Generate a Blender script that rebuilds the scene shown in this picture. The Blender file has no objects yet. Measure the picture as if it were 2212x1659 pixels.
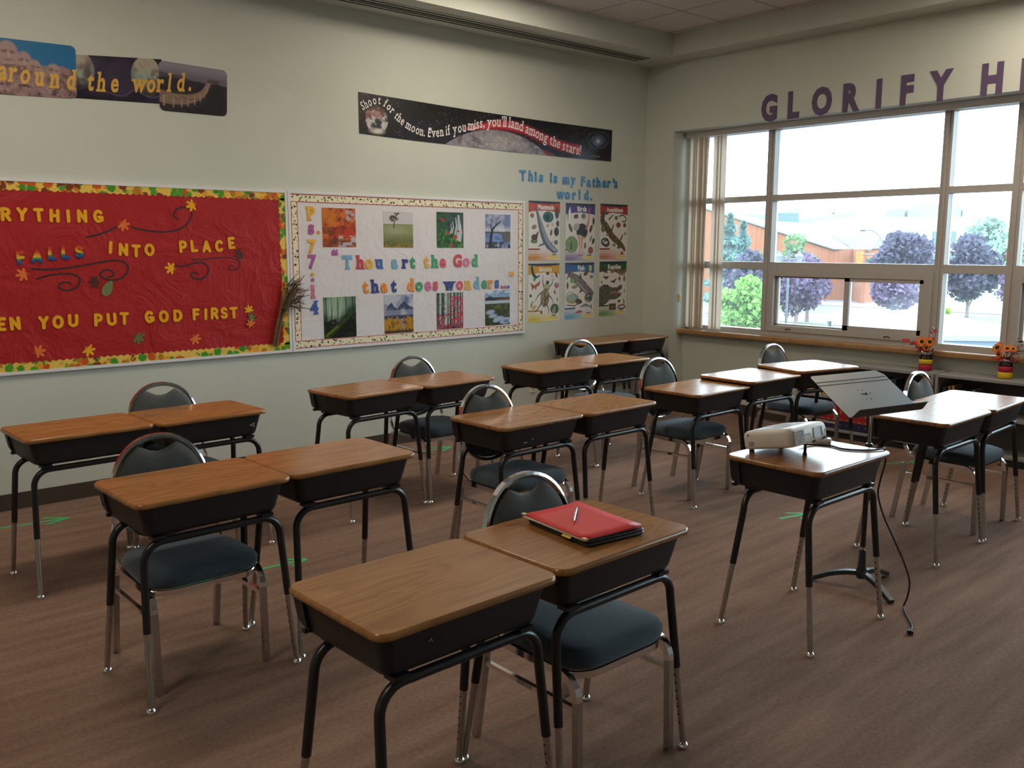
import bpy, math, random
import numpy as np
from mathutils import Vector, Matrix, noise as mnoise

random.seed(7)
rng = np.random.default_rng(7)
PI = math.pi
scene = bpy.context.scene
COL = scene.collection

# ------------------------------------------------------------------ camera
F_PX = 1947.225
cam_data = bpy.data.cameras.new('camera')
cam_data.sensor_fit = 'HORIZONTAL'
cam_data.sensor_width = 36.0
cam_data.lens = F_PX / 2212 * 36.0
cam_data.clip_start = 0.05
cam_data.clip_end = 900
cam = bpy.data.objects.new('camera', cam_data)
COL.objects.link(cam)
_y, _p, _r = 0.849381932, 0.150916425, 0.00097374
_f = Vector((math.cos(_y) * math.cos(_p), math.sin(_y) * math.cos(_p), -math.sin(_p)))
_rt = Vector((math.sin(_y), -math.cos(_y), 0))
_up = _rt.cross(_f)
_rt2 = math.cos(_r) * _rt + math.sin(_r) * _up
_up2 = -math.sin(_r) * _rt + math.cos(_r) * _up
cam.matrix_world = Matrix(((_rt2.x, _up2.x, -_f.x, 0), (_rt2.y, _up2.y, -_f.y, 0), (_rt2.z, _up2.z, -_f.z, 1.657), (0, 0, 0, 1)))
scene.camera = cam

# ------------------------------------------------------------------ colour management, sky
scene.view_settings.view_transform = 'Standard'
scene.view_settings.look = 'None'
scene.view_settings.exposure = 0.82
scene.view_settings.gamma = 1.0
scene.view_settings.use_curve_mapping = False
SKY = 7.5
LAMP = 10.5
world = bpy.data.worlds.new('overcast_sky')
scene.world = world
world.use_nodes = True
wn = world.node_tree.nodes
wl = world.node_tree.links
wn.clear()
wo = wn.new('ShaderNodeOutputWorld')
wb = wn.new('ShaderNodeBackground')
wr = wn.new('ShaderNodeValToRGB')
wg = wn.new('ShaderNodeTexCoord')
ws = wn.new('ShaderNodeSeparateXYZ')
wr.color_ramp.elements[0].position = 0.0
wr.color_ramp.elements[0].color = (0.50, 0.60, 0.66, 1)
wr.color_ramp.elements[1].position = 0.7
wr.color_ramp.elements[1].color = (0.80, 0.95, 1.06, 1)
wl.new(wg.outputs['Generated'], ws.inputs[0])
wl.new(ws.outputs['Z'], wr.inputs[0])
wl.new(wr.outputs[0], wb.inputs[0])
wb.inputs[1].default_value = SKY
wl.new(wb.outputs[0], wo.inputs[0])
scene.cycles.max_bounces = 10
scene.cycles.diffuse_bounces = 6
scene.cycles.glossy_bounces = 4
scene.cycles.transparent_max_bounces = 24
scene.cycles.caustics_reflective = False
scene.cycles.caustics_refractive = False
scene.cycles.sample_clamp_indirect = 6.0
scene.cycles.use_denoising = True


# ------------------------------------------------------------------ helpers
def lin(h):
    h = h.lstrip('#')
    v = [int(h[i:i + 2], 16) / 255 for i in (0, 2, 4)]
    return tuple(c / 12.92 if c <= 0.04045 else ((c + 0.055) / 1.055) ** 2.4 for c in v)


class Nodes:
    def __init__(s, name):
        s.m = bpy.data.materials.new(name)
        s.m.use_nodes = True
        s.t = s.m.node_tree
        s.t.nodes.clear()
        s.out = s.n('ShaderNodeOutputMaterial')

    def n(s, kind, **kw):
        x = s.t.nodes.new(kind)
        for k, v in kw.items():
            setattr(x, k, v)
        return x

    def l(s, a, b):
        s.t.links.new(a, b)

    def math(s, op, a, b=None):
        x = s.n('ShaderNodeMath', operation=op)
        for i, v in enumerate((a, b)):
            if v is None:
                continue
            if isinstance(v, (int, float)):
                x.inputs[i].default_value = v
            else:
                s.l(v, x.inputs[i])
        return x.outputs[0]

    def ramp(s, fac, stops, interp='LINEAR'):
        r = s.n('ShaderNodeValToRGB')
        r.color_ramp.interpolation = interp
        e = r.color_ramp.elements
        while len(e) < len(stops):
            e.new(0.5)
        for i, (p, c) in enumerate(stops):
            e[i].position = p
            e[i].color = (*c[:3], 1)
        s.l(fac, r.inputs[0])
        return r.outputs[0]

    def mix(s, fac, a, b, blend='MIX'):
        x = s.n('ShaderNodeMix', data_type='RGBA', blend_type=blend)
        for sock, v in ((x.inputs[0], fac), (x.inputs[6], a), (x.inputs[7], b)):
            if isinstance(v, (int, float)):
                sock.default_value = v
            elif isinstance(v, tuple):
                sock.default_value = (*v[:3], 1)
            else:
                s.l(v, sock)
        return x.outputs[2]

    def bsdf(s, color=None, rough=0.5, metal=0.0, spec=0.5, normal=None, **kw):
        b = s.n('ShaderNodeBsdfPrincipled')
        if color is not None:
            if isinstance(color, tuple):
                b.inputs['Base Color'].default_value = (*color[:3], 1)
            else:
                s.l(color, b.inputs['Base Color'])
        if isinstance(rough, (int, float)):
            b.inputs['Roughness'].default_value = rough
        else:
            s.l(rough, b.inputs['Roughness'])
        b.inputs['Metallic'].default_value = metal
        b.inputs['Specular IOR Level'].default_value = spec
        if normal is not None:
            s.l(normal, b.inputs['Normal'])
        for k, v in kw.items():
            b.inputs[k].default_value = v
        s.l(b.outputs[0], s.out.inputs[0])
        return b

    def coord(s, which='Object', scale=(1, 1, 1), loc=(0, 0, 0), random_offset=False):
        c = s.n('ShaderNodeTexCoord')
        m = s.n('ShaderNodeMapping')
        m.inputs['Scale'].default_value = scale
        m.inputs['Location'].default_value = loc
        s.l(c.outputs[which], m.inputs[0])
        if random_offset:
            oi = s.n('ShaderNodeObjectInfo')
            k = s.math('MULTIPLY', oi.outputs['Random'], 37.0)
            cx = s.n('ShaderNodeCombineXYZ')
            for i in range(3):
                s.l(k, cx.inputs[i])
            s.l(cx.outputs[0], m.inputs['Location'])
        return m.outputs[0]

    def noise(s, vec, scale=5, detail=4, rough=0.5, dist=0.0):
        x = s.n('ShaderNodeTexNoise')
        x.inputs['Scale'].default_value = scale
        x.inputs['Detail'].default_value = detail
        x.inputs['Roughness'].default_value = rough
        x.inputs['Distortion'].default_value = dist
        s.l(vec, x.inputs['Vector'])
        return x.outputs[0]

    def bump(s, h, strength=0.2, dist=0.01):
        x = s.n('ShaderNodeBump')
        x.inputs['Strength'].default_value = strength
        x.inputs['Distance'].default_value = dist
        s.l(h, x.inputs['Height'])
        return x.outputs[0]


MATS = {}


def mat(name, color, rough=0.5, metal=0.0, spec=0.5, vary=0.0, scale=30, bump=0.0, bscale=None, **kw):
    if name in MATS:
        return MATS[name]
    N = Nodes(name)
    c = color
    nrm = None
    if vary or bump:
        v = N.coord()
        n = N.noise(v, scale, 4)
        if vary:
            c = N.ramp(n, [(0.3, tuple(x * (1 - vary) for x in color)), (0.7, tuple(min(1, x * (1 + vary)) for x in color))])
        if bump:
            n2 = N.noise(v, bscale or scale, 3)
            nrm = N.bump(n2, bump, 0.003)
    N.bsdf(c, rough, metal, spec, nrm, **kw)
    MATS[name] = N.m
    return N.m


class MB:
    """collects geometry, then links it as one mesh object"""

    def __init__(s):
        s.v, s.f, s.mi, s.c = [], [], [], None
        s.sm = []

    def add(s, verts, faces, mi=0, smooth=False, M=None):
        o = len(s.v)
        for p in verts:
            p = Vector(p)
            s.v.append(M @ p if M is not None else p)
        for f in faces:
            s.f.append(tuple(i + o for i in f))
            s.mi.append(mi)
            s.sm.append(smooth)
        return s

    def box(s, a, b, mi=0, M=None):
        (x0, y0, z0), (x1, y1, z1) = a, b
        v = [(x0, y0, z0), (x1, y0, z0), (x1, y1, z0), (x0, y1, z0), (x0, y0, z1), (x1, y0, z1), (x1, y1, z1), (x0, y1, z1)]
        f = [(0, 3, 2, 1), (4, 5, 6, 7), (0, 1, 5, 4), (1, 2, 6, 5), (2, 3, 7, 6), (3, 0, 4, 7)]
        return s.add(v, f, mi, False, M)

    def loft(s, rings, mi=0, smooth=True, cap0=True, cap1=True, closed=True, M=None):
        n = len(rings[0])
        v = [p for r in rings for p in r]
        f = []
        for i in range(len(rings) - 1):
            for j in range(n if closed else n - 1):
                k = (j + 1) % n
                f.append((i * n + j, i * n + k, (i + 1) * n + k, (i + 1) * n + j))
        s.add(v, f, mi, smooth, M)
        if cap0:
            s.add(rings[0], [tuple(range(n))[::-1]], mi, False, M)
        if cap1:
            s.add(rings[-1], [tuple(range(n))], mi, False, M)
        return s

    def lathe(s, prof, seg=20, c=(0, 0, 0), mi=0, smooth=True, M=None, cap=True):
        rings = [[(c[0] + r * math.cos(2 * PI * k / seg), c[1] + r * math.sin(2 * PI * k / seg), c[2] + z) for k in range(seg)] for r, z in prof]
        return s.loft(rings, mi, smooth, cap, cap, True, M)

    def tube(s, pts, r=0.01, seg=8, mi=0, closed=False, prof=None, up=None, cap=True, smooth=True, M=None):
        """prof: list of (a,b) offsets in the (side, normal) frame; else a circle of radius r (number or list)"""
        P = [Vector(p) for p in pts]
        n = len(P)
        rr = r if isinstance(r, (list, tuple)) else [r] * n
        T = []
        for i in range(n):
            a = P[(i - 1) % n] if (closed or i > 0) else P[i]
            b = P[(i + 1) % n] if (closed or i < n - 1) else P[i]
            t = b - a
            T.append(t.normalized() if t.length > 1e-9 else Vector((0, 0, 1)))
        u0 = Vector(up) if up is not None else (Vector((0, 0, 1)) if abs(T[0].z) < 0.9 else Vector((1, 0, 0)))
        rings = []
        u = (u0 - T[0] * u0.dot(T[0])).normalized()
        for i in range(n):
            if i > 0:
                if up is not None:
                    u = Vector(up)
                u = u - T[i] * u.dot(T[i])
                u = u.normalized() if u.length > 1e-6 else rings and Vector((1, 0, 0))
            w = T[i].cross(u)
            if prof is None:
                rings.append([P[i] + rr[i] * (math.cos(2 * PI * k / seg) * u + math.sin(2 * PI * k / seg) * w) for k in range(seg)])
            else:
                rings.append([P[i] + a * w + b * u for a, b in prof])
        if closed:
            rings.append(rings[0])
        return s.loft(rings, mi, smooth and prof is None, cap and not closed, cap and not closed, True, M)

    def prism(s, poly, z0, z1, mi=0, M=None, mi_top=None):
        n = len(poly)
        v = [(x, y, z0) for x, y in poly] + [(x, y, z1) for x, y in poly]
        s.add(v, [(i, (i + 1) % n, n + (i + 1) % n, n + i) for i in range(n)] + [tuple(range(n))[::-1]], mi, False, M)
        o = len(s.v) - 2 * n
        s.f.append(tuple(o + n + i for i in range(n)))
        s.mi.append(mi if mi_top is None else mi_top)
        s.sm.append(False)
        return s

    def sphere(s, c, r, seg=10, rings=6, mi=0, M=None):
        rx, ry, rz = r if isinstance(r, (tuple, list)) else (r, r, r)
        prof = []
        for i in range(rings + 1):
            a = -PI / 2 + PI * i / rings
            k = max(math.cos(a), 1e-3)
            prof.append([(c[0] + rx * k * math.cos(2 * PI * j / seg), c[1] + ry * k * math.sin(2 * PI * j / seg), c[2] + rz * math.sin(a)) for j in range(seg)])
        return s.loft(prof, mi, True, True, True, True, M)

    def build(s, name, mats, parent=None, loc=None):
        me = bpy.data.meshes.new(name)
        me.from_pydata([tuple(p) for p in s.v], [], s.f)
        for m in (mats if isinstance(mats, (list, tuple)) else [mats]):
            me.materials.append(m)
        me.polygons.foreach_set('material_index', s.mi)
        me.polygons.foreach_set('use_smooth', s.sm)
        me.update()
        o = bpy.data.objects.new(name, me)
        COL.objects.link(o)
        if parent is not None:
            o.parent = parent
        if loc is not None:
            o.location = loc
        return o


def tag(o, label, cat, group=None):
    o['label'] = label
    o['category'] = cat
    if group:
        o['group'] = group
    return o


def thing(name, label, cat, loc=(0, 0, 0), rz=0.0, group=None):
    o = bpy.data.objects.new(name, None)
    o.empty_display_size = 0.1
    COL.objects.link(o)
    o.location = loc
    o.rotation_euler = (0, 0, rz)
    return tag(o, label, cat, group)


def struct(o):
    o['kind'] = 'structure'
    return o


def dup(root, loc, rz, label, group=None):
    r = root.copy()
    COL.objects.link(r)
    r.location = loc
    r.rotation_euler = (0, 0, rz)
    r['label'] = label
    if group:
        r['group'] = group
    for ch in list(root.children):
        c = ch.copy()
        COL.objects.link(c)
        c.parent = r
        for g in list(ch.children):
            d = g.copy()
            COL.objects.link(d)
            d.parent = c
    return r


def rrect(w, d, r, z, n=6, cx=0, cy=0, taper=0.0):
    """rounded rectangle ring, half sizes w,d"""
    pts = []
    for (sx, sy, a0) in ((1, 1, 0), (-1, 1, PI / 2), (-1, -1, PI), (1, -1, 1.5 * PI)):
        for k in range(n + 1):
            a = a0 + PI / 2 * k / n
            x = sx * (w - r) + r * math.cos(a)
            y = sy * (d - r) + r * math.sin(a)
            pts.append((cx + x * (1 + taper * y), cy + y, z))
    return pts


def arc(cx, cz, r, a0, a1, n):
    return [(cx + r * math.cos(a0 + (a1 - a0) * k / n), cz + r * math.sin(a0 + (a1 - a0) * k / n)) for k in range(n + 1)]


# wall frame: local x along +X, local y up, local z out of the back wall toward the room (-Y)
WALL_Y = 6.27
WALL_X = 7.354


def wallA(x, z, off=0.0, rot=0.0):
    M = Matrix(((1, 0, 0, x), (0, 0, -1, WALL_Y - off), (0, 1, 0, z), (0, 0, 0, 1)))
    return M @ Matrix.Rotation(rot, 4, 'Z')


def wallB(y, z, off=0.0):
    return Matrix(((0, 0, -1, WALL_X - off), (-1, 0, 0, y), (0, 1, 0, z), (0, 0, 0, 1)))


# ------------------------------------------------------------------ painted sheets (printed posters, photos): colour attribute on a fine grid
class Paint:
    def __init__(s, w, h, nx, ny, base):
        s.w, s.h, s.nx, s.ny = w, h, nx, ny
        xs = np.linspace(0, w, nx)
        ys = np.linspace(0, h, ny)
        s.X, s.Y = np.meshgrid(xs, ys)
        s.A = np.zeros((ny, nx, 3))
        s.A[:] = lin(base) if isinstance(base, str) else base

    def put(s, mask, col, alpha=1.0):
        c = np.array(lin(col) if isinstance(col, str) else col)
        m = np.clip(mask, 0, 1)[..., None] * alpha
        s.A = s.A * (1 - m) + c * m

    def px(s):
        return max(s.w / s.nx, s.h / s.ny)

    def ell(s, cx, cy, rx, ry, col, rot=0, alpha=1.0, soft=0.6):
        c, q = math.cos(rot), math.sin(rot)
        dx, dy = s.X - cx, s.Y - cy
        u, v = (c * dx + q * dy) / rx, (-q * dx + c * dy) / ry
        d = (1 - np.sqrt(u * u + v * v)) * min(rx, ry) / (s.px() * soft) + 0.5
        s.put(d, col, alpha)
        return np.clip(d, 0, 1)

    def seg(s, pts, wd, col, alpha=1.0):
        best = np.full(s.X.shape, -9.0)
        ws = wd if isinstance(wd, (list, tuple)) else [wd] * len(pts)
        for (a, b, wa, wb2) in zip(pts[:-1], pts[1:], ws[:-1], ws[1:]):
            dx, dy = b[0] - a[0], b[1] - a[1]
            L = dx * dx + dy * dy + 1e-12
            t = np.clip(((s.X - a[0]) * dx + (s.Y - a[1]) * dy) / L, 0, 1)
            d = np.hypot(s.X - a[0] - t * dx, s.Y - a[1] - t * dy)
            best = np.maximum(best, (wa + (wb2 - wa) * t) / 2 - d)
        m = np.clip(best / (s.px() * 0.6) + 0.5, 0, 1)
        s.put(m, col, alpha)
        return m

    def poly(s, pts, col, alpha=1.0):
        ins = np.zeros(s.X.shape, bool)
        n = len(pts)
        for i in range(n):
            (x0, y0), (x1, y1) = pts[i], pts[(i + 1) % n]
            if y0 == y1:
                continue
            c = (s.Y < max(y0, y1)) & (s.Y >= min(y0, y1))
            ins ^= c & (s.X < (x1 - x0) * (s.Y - y0) / (y1 - y0) + x0)
        s.put(ins.astype(float), col, alpha)
        return ins.astype(float)

    def rect(s, x0, y0, x1, y1, col, alpha=1.0):
        s.put(((s.X >= x0) & (s.X <= x1) & (s.Y >= y0) & (s.Y <= y1)).astype(float), col, alpha)

    def noise(s, scale, seed=0, oct=3, sx=1.0, sy=1.0):
        out = np.zeros(s.X.shape)
        amp, tot = 1.0, 0
        for o in range(oct):
            k = scale * 2 ** o
            out += amp * vnoise(s.X * k * sx, s.Y * k * sy, seed + o * 17)
            tot += amp
            amp *= 0.55
        return out / tot

    def build(s, name, parent, M, material, thick=0.0008, warp=None):
        nx, ny = s.nx, s.ny
        V = np.zeros((ny, nx, 3))
        V[..., 0] = s.X - s.w / 2
        V[..., 1] = s.Y - s.h / 2
        V[..., 2] = thick
        if warp:
            V = warp(V)
        idx = np.arange(nx * ny).reshape(ny, nx)
        F = np.stack([idx[:-1, :-1], idx[:-1, 1:], idx[1:, 1:], idx[1:, :-1]], -1).reshape(-1, 4)
        me = bpy.data.meshes.new(name)
        R = np.array(M)
        P = V.reshape(-1, 3) @ R[:3, :3].T + R[:3, 3]
        me.from_pydata(P.tolist(), [], F.tolist())
        ca = me.color_attributes.new('print', 'FLOAT_COLOR', 'POINT')
        ca.data.foreach_set('color', np.concatenate([np.clip(s.A.reshape(-1, 3), 0, 1), np.ones((nx * ny, 1))], 1).astype(np.float32).ravel())
        me.materials.append(material)
        me.update()
        o = bpy.data.objects.new(name, me)
        COL.objects.link(o)
        o.parent = parent
        return o


def vnoise(x, y, seed=0):
    xi, yi = np.floor(x).astype(int), np.floor(y).astype(int)
    fx, fy = x - xi, y - yi
    fx, fy = fx * fx * (3 - 2 * fx), fy * fy * (3 - 2 * fy)

    def h(a, b):
        n = np.sin(a * 127.1 + b * 311.7 + seed * 74.7) * 43758.5453
        return n - np.floor(n)
    return (h(xi, yi) * (1 - fx) + h(xi + 1, yi) * fx) * (1 - fy) + (h(xi, yi + 1) * (1 - fx) + h(xi + 1, yi + 1) * fx) * fy


def print_mat(name, rough):
    N = Nodes(name)
    a = N.n('ShaderNodeAttribute')
    a.attribute_name = 'print'
    N.bsdf(a.outputs['Color'], rough, 0, 0.4)
    return N.m


M_PRINT = print_mat('printed_paper', 0.45)
M_GLOSSY = print_mat('printed_gloss', 0.28)
# ------------------------------------------------------------------ materials
def make_wood():
    N = Nodes('oak_laminate')
    v = N.coord('Object', (1, 1, 1), random_offset=True)
    sc = N.n('ShaderNodeMapping')
    sc.inputs['Scale'].default_value = (1.3, 11, 0.5)
    N.l(v, sc.inputs[0])
    big = N.noise(sc.outputs[0], 1.5, 2, 0.5, 0.8)
    # contour lines of a stretched noise field give the cathedral figure
    ct = N.math('FRACT', N.math('MULTIPLY', N.noise(sc.outputs[0], 0.75, 1, 0.4, 0.4), 13.0))
    ct = N.math('MULTIPLY', ct, N.math('SUBTRACT', 1.0, N.math('POWER', ct, 6.0)))
    fs = N.n('ShaderNodeMapping')
    fs.inputs['Scale'].default_value = (5, 150, 1)
    N.l(v, fs.inputs[0])
    fine = N.noise(fs.outputs[0], 1.0, 3, 0.6)
    k = N.math('ADD', N.math('MULTIPLY', ct, 0.30), N.math('ADD', N.math('MULTIPLY', fine, 0.42), N.math('MULTIPLY', big, 0.30)))
    c = N.ramp(k, [(0.22, (0.195, 0.080, 0.024)), (0.5, (0.320, 0.145, 0.046)), (0.8, (0.42, 0.205, 0.072))])
    N.bsdf(c, 0.24, 0, 0.5)
    return N.m


def make_carpet():
    N = Nodes('brown_carpet')
    v = N.coord('Object')
    sp = N.noise(v, 420, 2, 0.7)
    mid = N.noise(v, 60, 3, 0.6)
    st = N.n('ShaderNodeMapping')
    st.inputs['Scale'].default_value = (0.8, 7, 1)
    N.l(v, st.inputs[0])
    band = N.noise(st.outputs[0], 1.6, 3, 0.55)
    k = N.math('ADD', N.math('MULTIPLY', sp, 0.55), N.math('ADD', N.math('MULTIPLY', mid, 0.25), N.math('MULTIPLY', band, 0.35)))
    c = N.ramp(k, [(0.36, (0.100, 0.060, 0.043)), (0.58, (0.215, 0.134, 0.098)), (0.8, (0.34, 0.23, 0.175))])
    N.bsdf(c, 0.95, 0, 0.15, N.bump(sp, 0.5, 0.004))
    return N.m


def make_wall():
    N = Nodes('wall_paint')
    v = N.coord('Object')
    n = N.noise(v, 1.3, 3)
    c = N.ramp(n, [(0.3, (0.535, 0.570, 0.515)), (0.7, (0.575, 0.610, 0.555))])
    N.bsdf(c, 0.6, 0, 0.3, N.bump(N.noise(v, 260, 2), 0.08, 0.002))
    return N.m


def make_ceiling():
    N = Nodes('ceiling_tiles')
    c = N.n('ShaderNodeTexCoord')
    s = N.n('ShaderNodeSeparateXYZ')
    N.l(c.outputs['Object'], s.inputs[0])

    def line(sock, off, step):
        f = N.math('FRACT', N.math('DIVIDE', N.math('ADD', sock, off), step))
        d = N.math('ABSOLUTE', N.math('SUBTRACT', f, 0.5))
        return N.math('GREATER_THAN', d, 0.5 - 0.012 / step)
    g = N.math('MAXIMUM', line(s.outputs[0], -6.455 + 0.556 * 30, 0.556), line(s.outputs[1], -5.145 + 0.61 * 30, 0.61))
    n = N.noise(c.outputs['Object'], 90, 4, 0.7)
    tile = N.ramp(n, [(0.35, (0.56, 0.52, 0.50)), (0.6, (0.66, 0.62, 0.60))])
    col = N.mix(g, tile, (0.40, 0.36, 0.34))
    N.bsdf(col, 0.9, 0, 0.2)
    return N.m


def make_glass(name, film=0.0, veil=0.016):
    N = Nodes(name)
    t = N.n('ShaderNodeBsdfTransparent')
    t.inputs[0].default_value = (0.94, 0.98, 0.985, 1)
    g = N.n('ShaderNodeBsdfGlossy')
    g.inputs['Roughness'].default_value = 0.02
    fr = N.n('ShaderNodeFresnel')
    fr.inputs[0].default_value = 1.45
    m = N.n('ShaderNodeMixShader')
    N.l(fr.outputs[0], m.inputs[0])
    N.l(t.outputs[0], m.inputs[1])
    N.l(g.outputs[0], m.inputs[2])
    last = m.outputs[0]
    if veil:                                                     # even translucent layer standing in for glare that veils the view outside
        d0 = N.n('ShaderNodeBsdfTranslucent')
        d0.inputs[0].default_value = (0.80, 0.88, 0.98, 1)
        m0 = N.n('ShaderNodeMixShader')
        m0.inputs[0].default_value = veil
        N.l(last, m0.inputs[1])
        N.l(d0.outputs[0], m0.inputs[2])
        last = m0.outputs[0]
    if film:
        d = N.n('ShaderNodeBsdfTranslucent')
        d.inputs[0].default_value = (0.80, 0.86, 0.98, 1)
        v = N.coord('Object')
        sm = N.ramp(N.noise(v, 2.2, 2), [(0.42, (0.004,) * 3), (0.72, (film,) * 3)])
        m2 = N.n('ShaderNodeMixShader')
        N.l(sm, m2.inputs[0])
        N.l(last, m2.inputs[1])
        N.l(d.outputs[0], m2.inputs[2])
        last = m2.outputs[0]
    N.l(last, N.out.inputs[0])
    return N.m


def make_fabric(name, a, b):
    N = Nodes(name)
    v = N.coord('Object')
    n = N.noise(v, 700, 2, 0.8)
    n2 = N.noise(v, 12, 2)
    c = N.mix(N.math('MULTIPLY', n2, 0.5), N.ramp(n, [(0.35, a), (0.65, b)]), a)
    bs = N.bsdf(c, 0.9, 0, 0.2, N.bump(n, 0.25, 0.002))
    bs.inputs['Sheen Weight'].default_value = 0.25
    return N.m


def make_blind():
    N = Nodes('blind_fabric')
    d = N.n('ShaderNodeBsdfDiffuse')
    d.inputs[0].default_value = (0.62, 0.55, 0.46, 1)
    t = N.n('ShaderNodeBsdfTranslucent')
    t.inputs[0].default_value = (0.62, 0.50, 0.40, 1)
    m = N.n('ShaderNodeMixShader')
    m.inputs[0].default_value = 0.4
    N.l(d.outputs[0], m.inputs[1])
    N.l(t.outputs[0], m.inputs[2])
    N.l(m.outputs[0], N.out.inputs[0])
    return N.m


def make_border_leaves():
    """autumn-leaf print of the scalloped border"""
    N = Nodes('autumn_leaf_border')
    v = N.coord('Object', (1, 1, 1))
    ds = N.n('ShaderNodeTexNoise')
    ds.inputs['Scale'].default_value = 55
    N.l(v, ds.inputs['Vector'])
    off = N.mix(0.035, v, ds.outputs['Color'], 'ADD')
    vo = N.n('ShaderNodeTexVoronoi')
    vo.inputs['Scale'].default_value = 21
    N.l(off, vo.inputs['Vector'])
    sp = N.n('ShaderNodeSeparateColor')
    N.l(vo.outputs['Color'], sp.inputs[0])
    c = N.ramp(sp.outputs[0], [(0.0, lin('#3f8f2a')), (0.2, lin('#c9581c')), (0.38, lin('#e0a028')), (0.55, lin('#b87a22')), (0.72, lin('#7a3a1c')), (0.86, lin('#4f9a30'))], 'CONSTANT')
    e = N.ramp(vo.outputs['Distance'], [(0.50, (0, 0, 0)), (0.66, (1, 1, 1))])
    c2 = N.mix(e, c, lin('#e6c25a'))
    N.bsdf(c2, 0.5, 0, 0.3)
    return N.m


def make_border_cream():
    N = Nodes('cream_leaf_border')
    v = N.coord('Object', (1, 1, 1))
    ds = N.n('ShaderNodeTexNoise')
    ds.inputs['Scale'].default_value = 40
    N.l(v, ds.inputs['Vector'])
    off = N.mix(0.02, v, ds.outputs['Color'], 'ADD')
    vo = N.n('ShaderNodeTexVoronoi')
    vo.inputs['Scale'].default_value = 42
    N.l(off, vo.inputs['Vector'])
    sp = N.n('ShaderNodeSeparateColor')
    N.l(vo.outputs['Color'], sp.inputs[0])
    leaf = N.ramp(sp.outputs[0], [(0.0, lin('#35401f')), (0.35, lin('#7d8450')), (0.6, lin('#4e5a2c')), (0.8, lin('#a09a6c'))], 'CONSTANT')
    e = N.ramp(vo.outputs['Distance'], [(0.30, (0, 0, 0)), (0.40, (1, 1, 1))])
    N.bsdf(N.mix(e, leaf, lin('#e6dfc4')), 0.5, 0, 0.3)
    return N.m


def make_crumple(name, col, k=0.35):
    N = Nodes(name)
    v = N.coord('Object')
    n = N.noise(v, 3.0, 5, 0.6, 1.2)
    n2 = N.noise(v, 14, 3, 0.6)
    h = N.math('ADD', n, N.math('MULTIPLY', n2, 0.2))
    N.bsdf(col, 0.55, 0, 0.35, N.bump(h, k, 0.05))
    return N.m


def make_brick():
    N = Nodes('orange_brick')
    b = N.n('ShaderNodeTexBrick')
    b.inputs['Color1'].default_value = (*tuple(v * .34 for v in lin('#d98a62')), 1)
    b.inputs['Color2'].default_value = (*tuple(v * .34 for v in lin('#c87a55')), 1)
    b.inputs['Mortar'].default_value = (*tuple(v * .34 for v in lin('#d8a98c')), 1)
    b.inputs['Scale'].default_value = 3
    N.l(N.coord('Object'), b.inputs['Vector'])
    N.bsdf(b.outputs['Color'], 0.9, 0, 0.2)
    return N.m


def make_leaf(name, a, b):
    N = Nodes(name)
    oi = N.n('ShaderNodeTexCoord')
    n = N.noise(oi.outputs['Object'], 2.3, 3, 0.7)
    c = N.ramp(n, [(0.3, lin(a)), (0.7, lin(b))])
    d = N.n('ShaderNodeBsdfDiffuse')
    t = N.n('ShaderNodeBsdfTranslucent')
    N.l(c, d.inputs[0])
    N.l(c, t.inputs[0])
    m = N.n('ShaderNodeMixShader')
    m.inputs[0].default_value = 0.35
    N.l(d.outputs[0], m.inputs[1])
    N.l(t.outputs[0], m.inputs[2])
    N.l(m.outputs[0], N.out.inputs[0])
    return N.m


WOOD = make_wood()
CARPET = make_carpet()
WALLP = make_wall()
CEIL = make_ceiling()
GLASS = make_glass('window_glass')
GLASS_FILM = make_glass('hazy_window_glass', 0.10)
FABRIC = make_fabric('blue_grey_fabric', (0.030, 0.048, 0.062), (0.075, 0.105, 0.130))
BACKFAB = make_fabric('grey_back_fabric', (0.045, 0.052, 0.052), (0.105, 0.115, 0.112))
BLIND = make_blind()
LEAFBORDER = make_border_leaves()
CREAMBORDER = make_border_cream()
CHROME = mat('chrome', (0.78, 0.78, 0.78), 0.13, 1.0, vary=0.04, scale=40)
STEEL = mat('worn_chrome_leg', (0.50, 0.47, 0.43), 0.34, 1.0, vary=0.1, scale=60)
BLACKTUBE = mat('black_enamel', (0.012, 0.012, 0.013), 0.32, 0, 0.5)
BLACKBOX = mat('black_plastic', (0.017, 0.017, 0.019), 0.42, 0, 0.4, bump=0.12, scale=300)
HOLE = mat('dark_hole', (0.01, 0.01, 0.01), 0.8)
FRAME = mat('window_frame_paint', (0.46, 0.44, 0.42), 0.4, 0, 0.4, vary=0.03)
SILLWOOD = mat('oak_sill', (0.36, 0.20, 0.085), 0.35, 0, 0.5, vary=0.18, scale=14)
BASEB = mat('brown_baseboard', (0.060, 0.043, 0.034), 0.5, 0, 0.4, vary=0.05)
WHITEMETAL = mat('white_aluminium', (0.72, 0.72, 0.74), 0.35, 0, 0.5)
REDPAPER = make_crumple('red_board_paper', lin('#a51d20'), 0.5)
WHITEPAPER = make_crumple('white_board_paper', (0.70, 0.68, 0.71), 0.35)
YELLOW = mat('yellow_card', lin('#e8ab1c'), 0.6, 0, 0.3, vary=0.05)
INK = mat('black_marker', (0.03, 0.012, 0.012), 0.6)
GREYMETAL = mat('grey_shelf_metal', (0.30, 0.30, 0.30), 0.38, 0.0, 0.5)
BRICK = make_brick()
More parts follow.
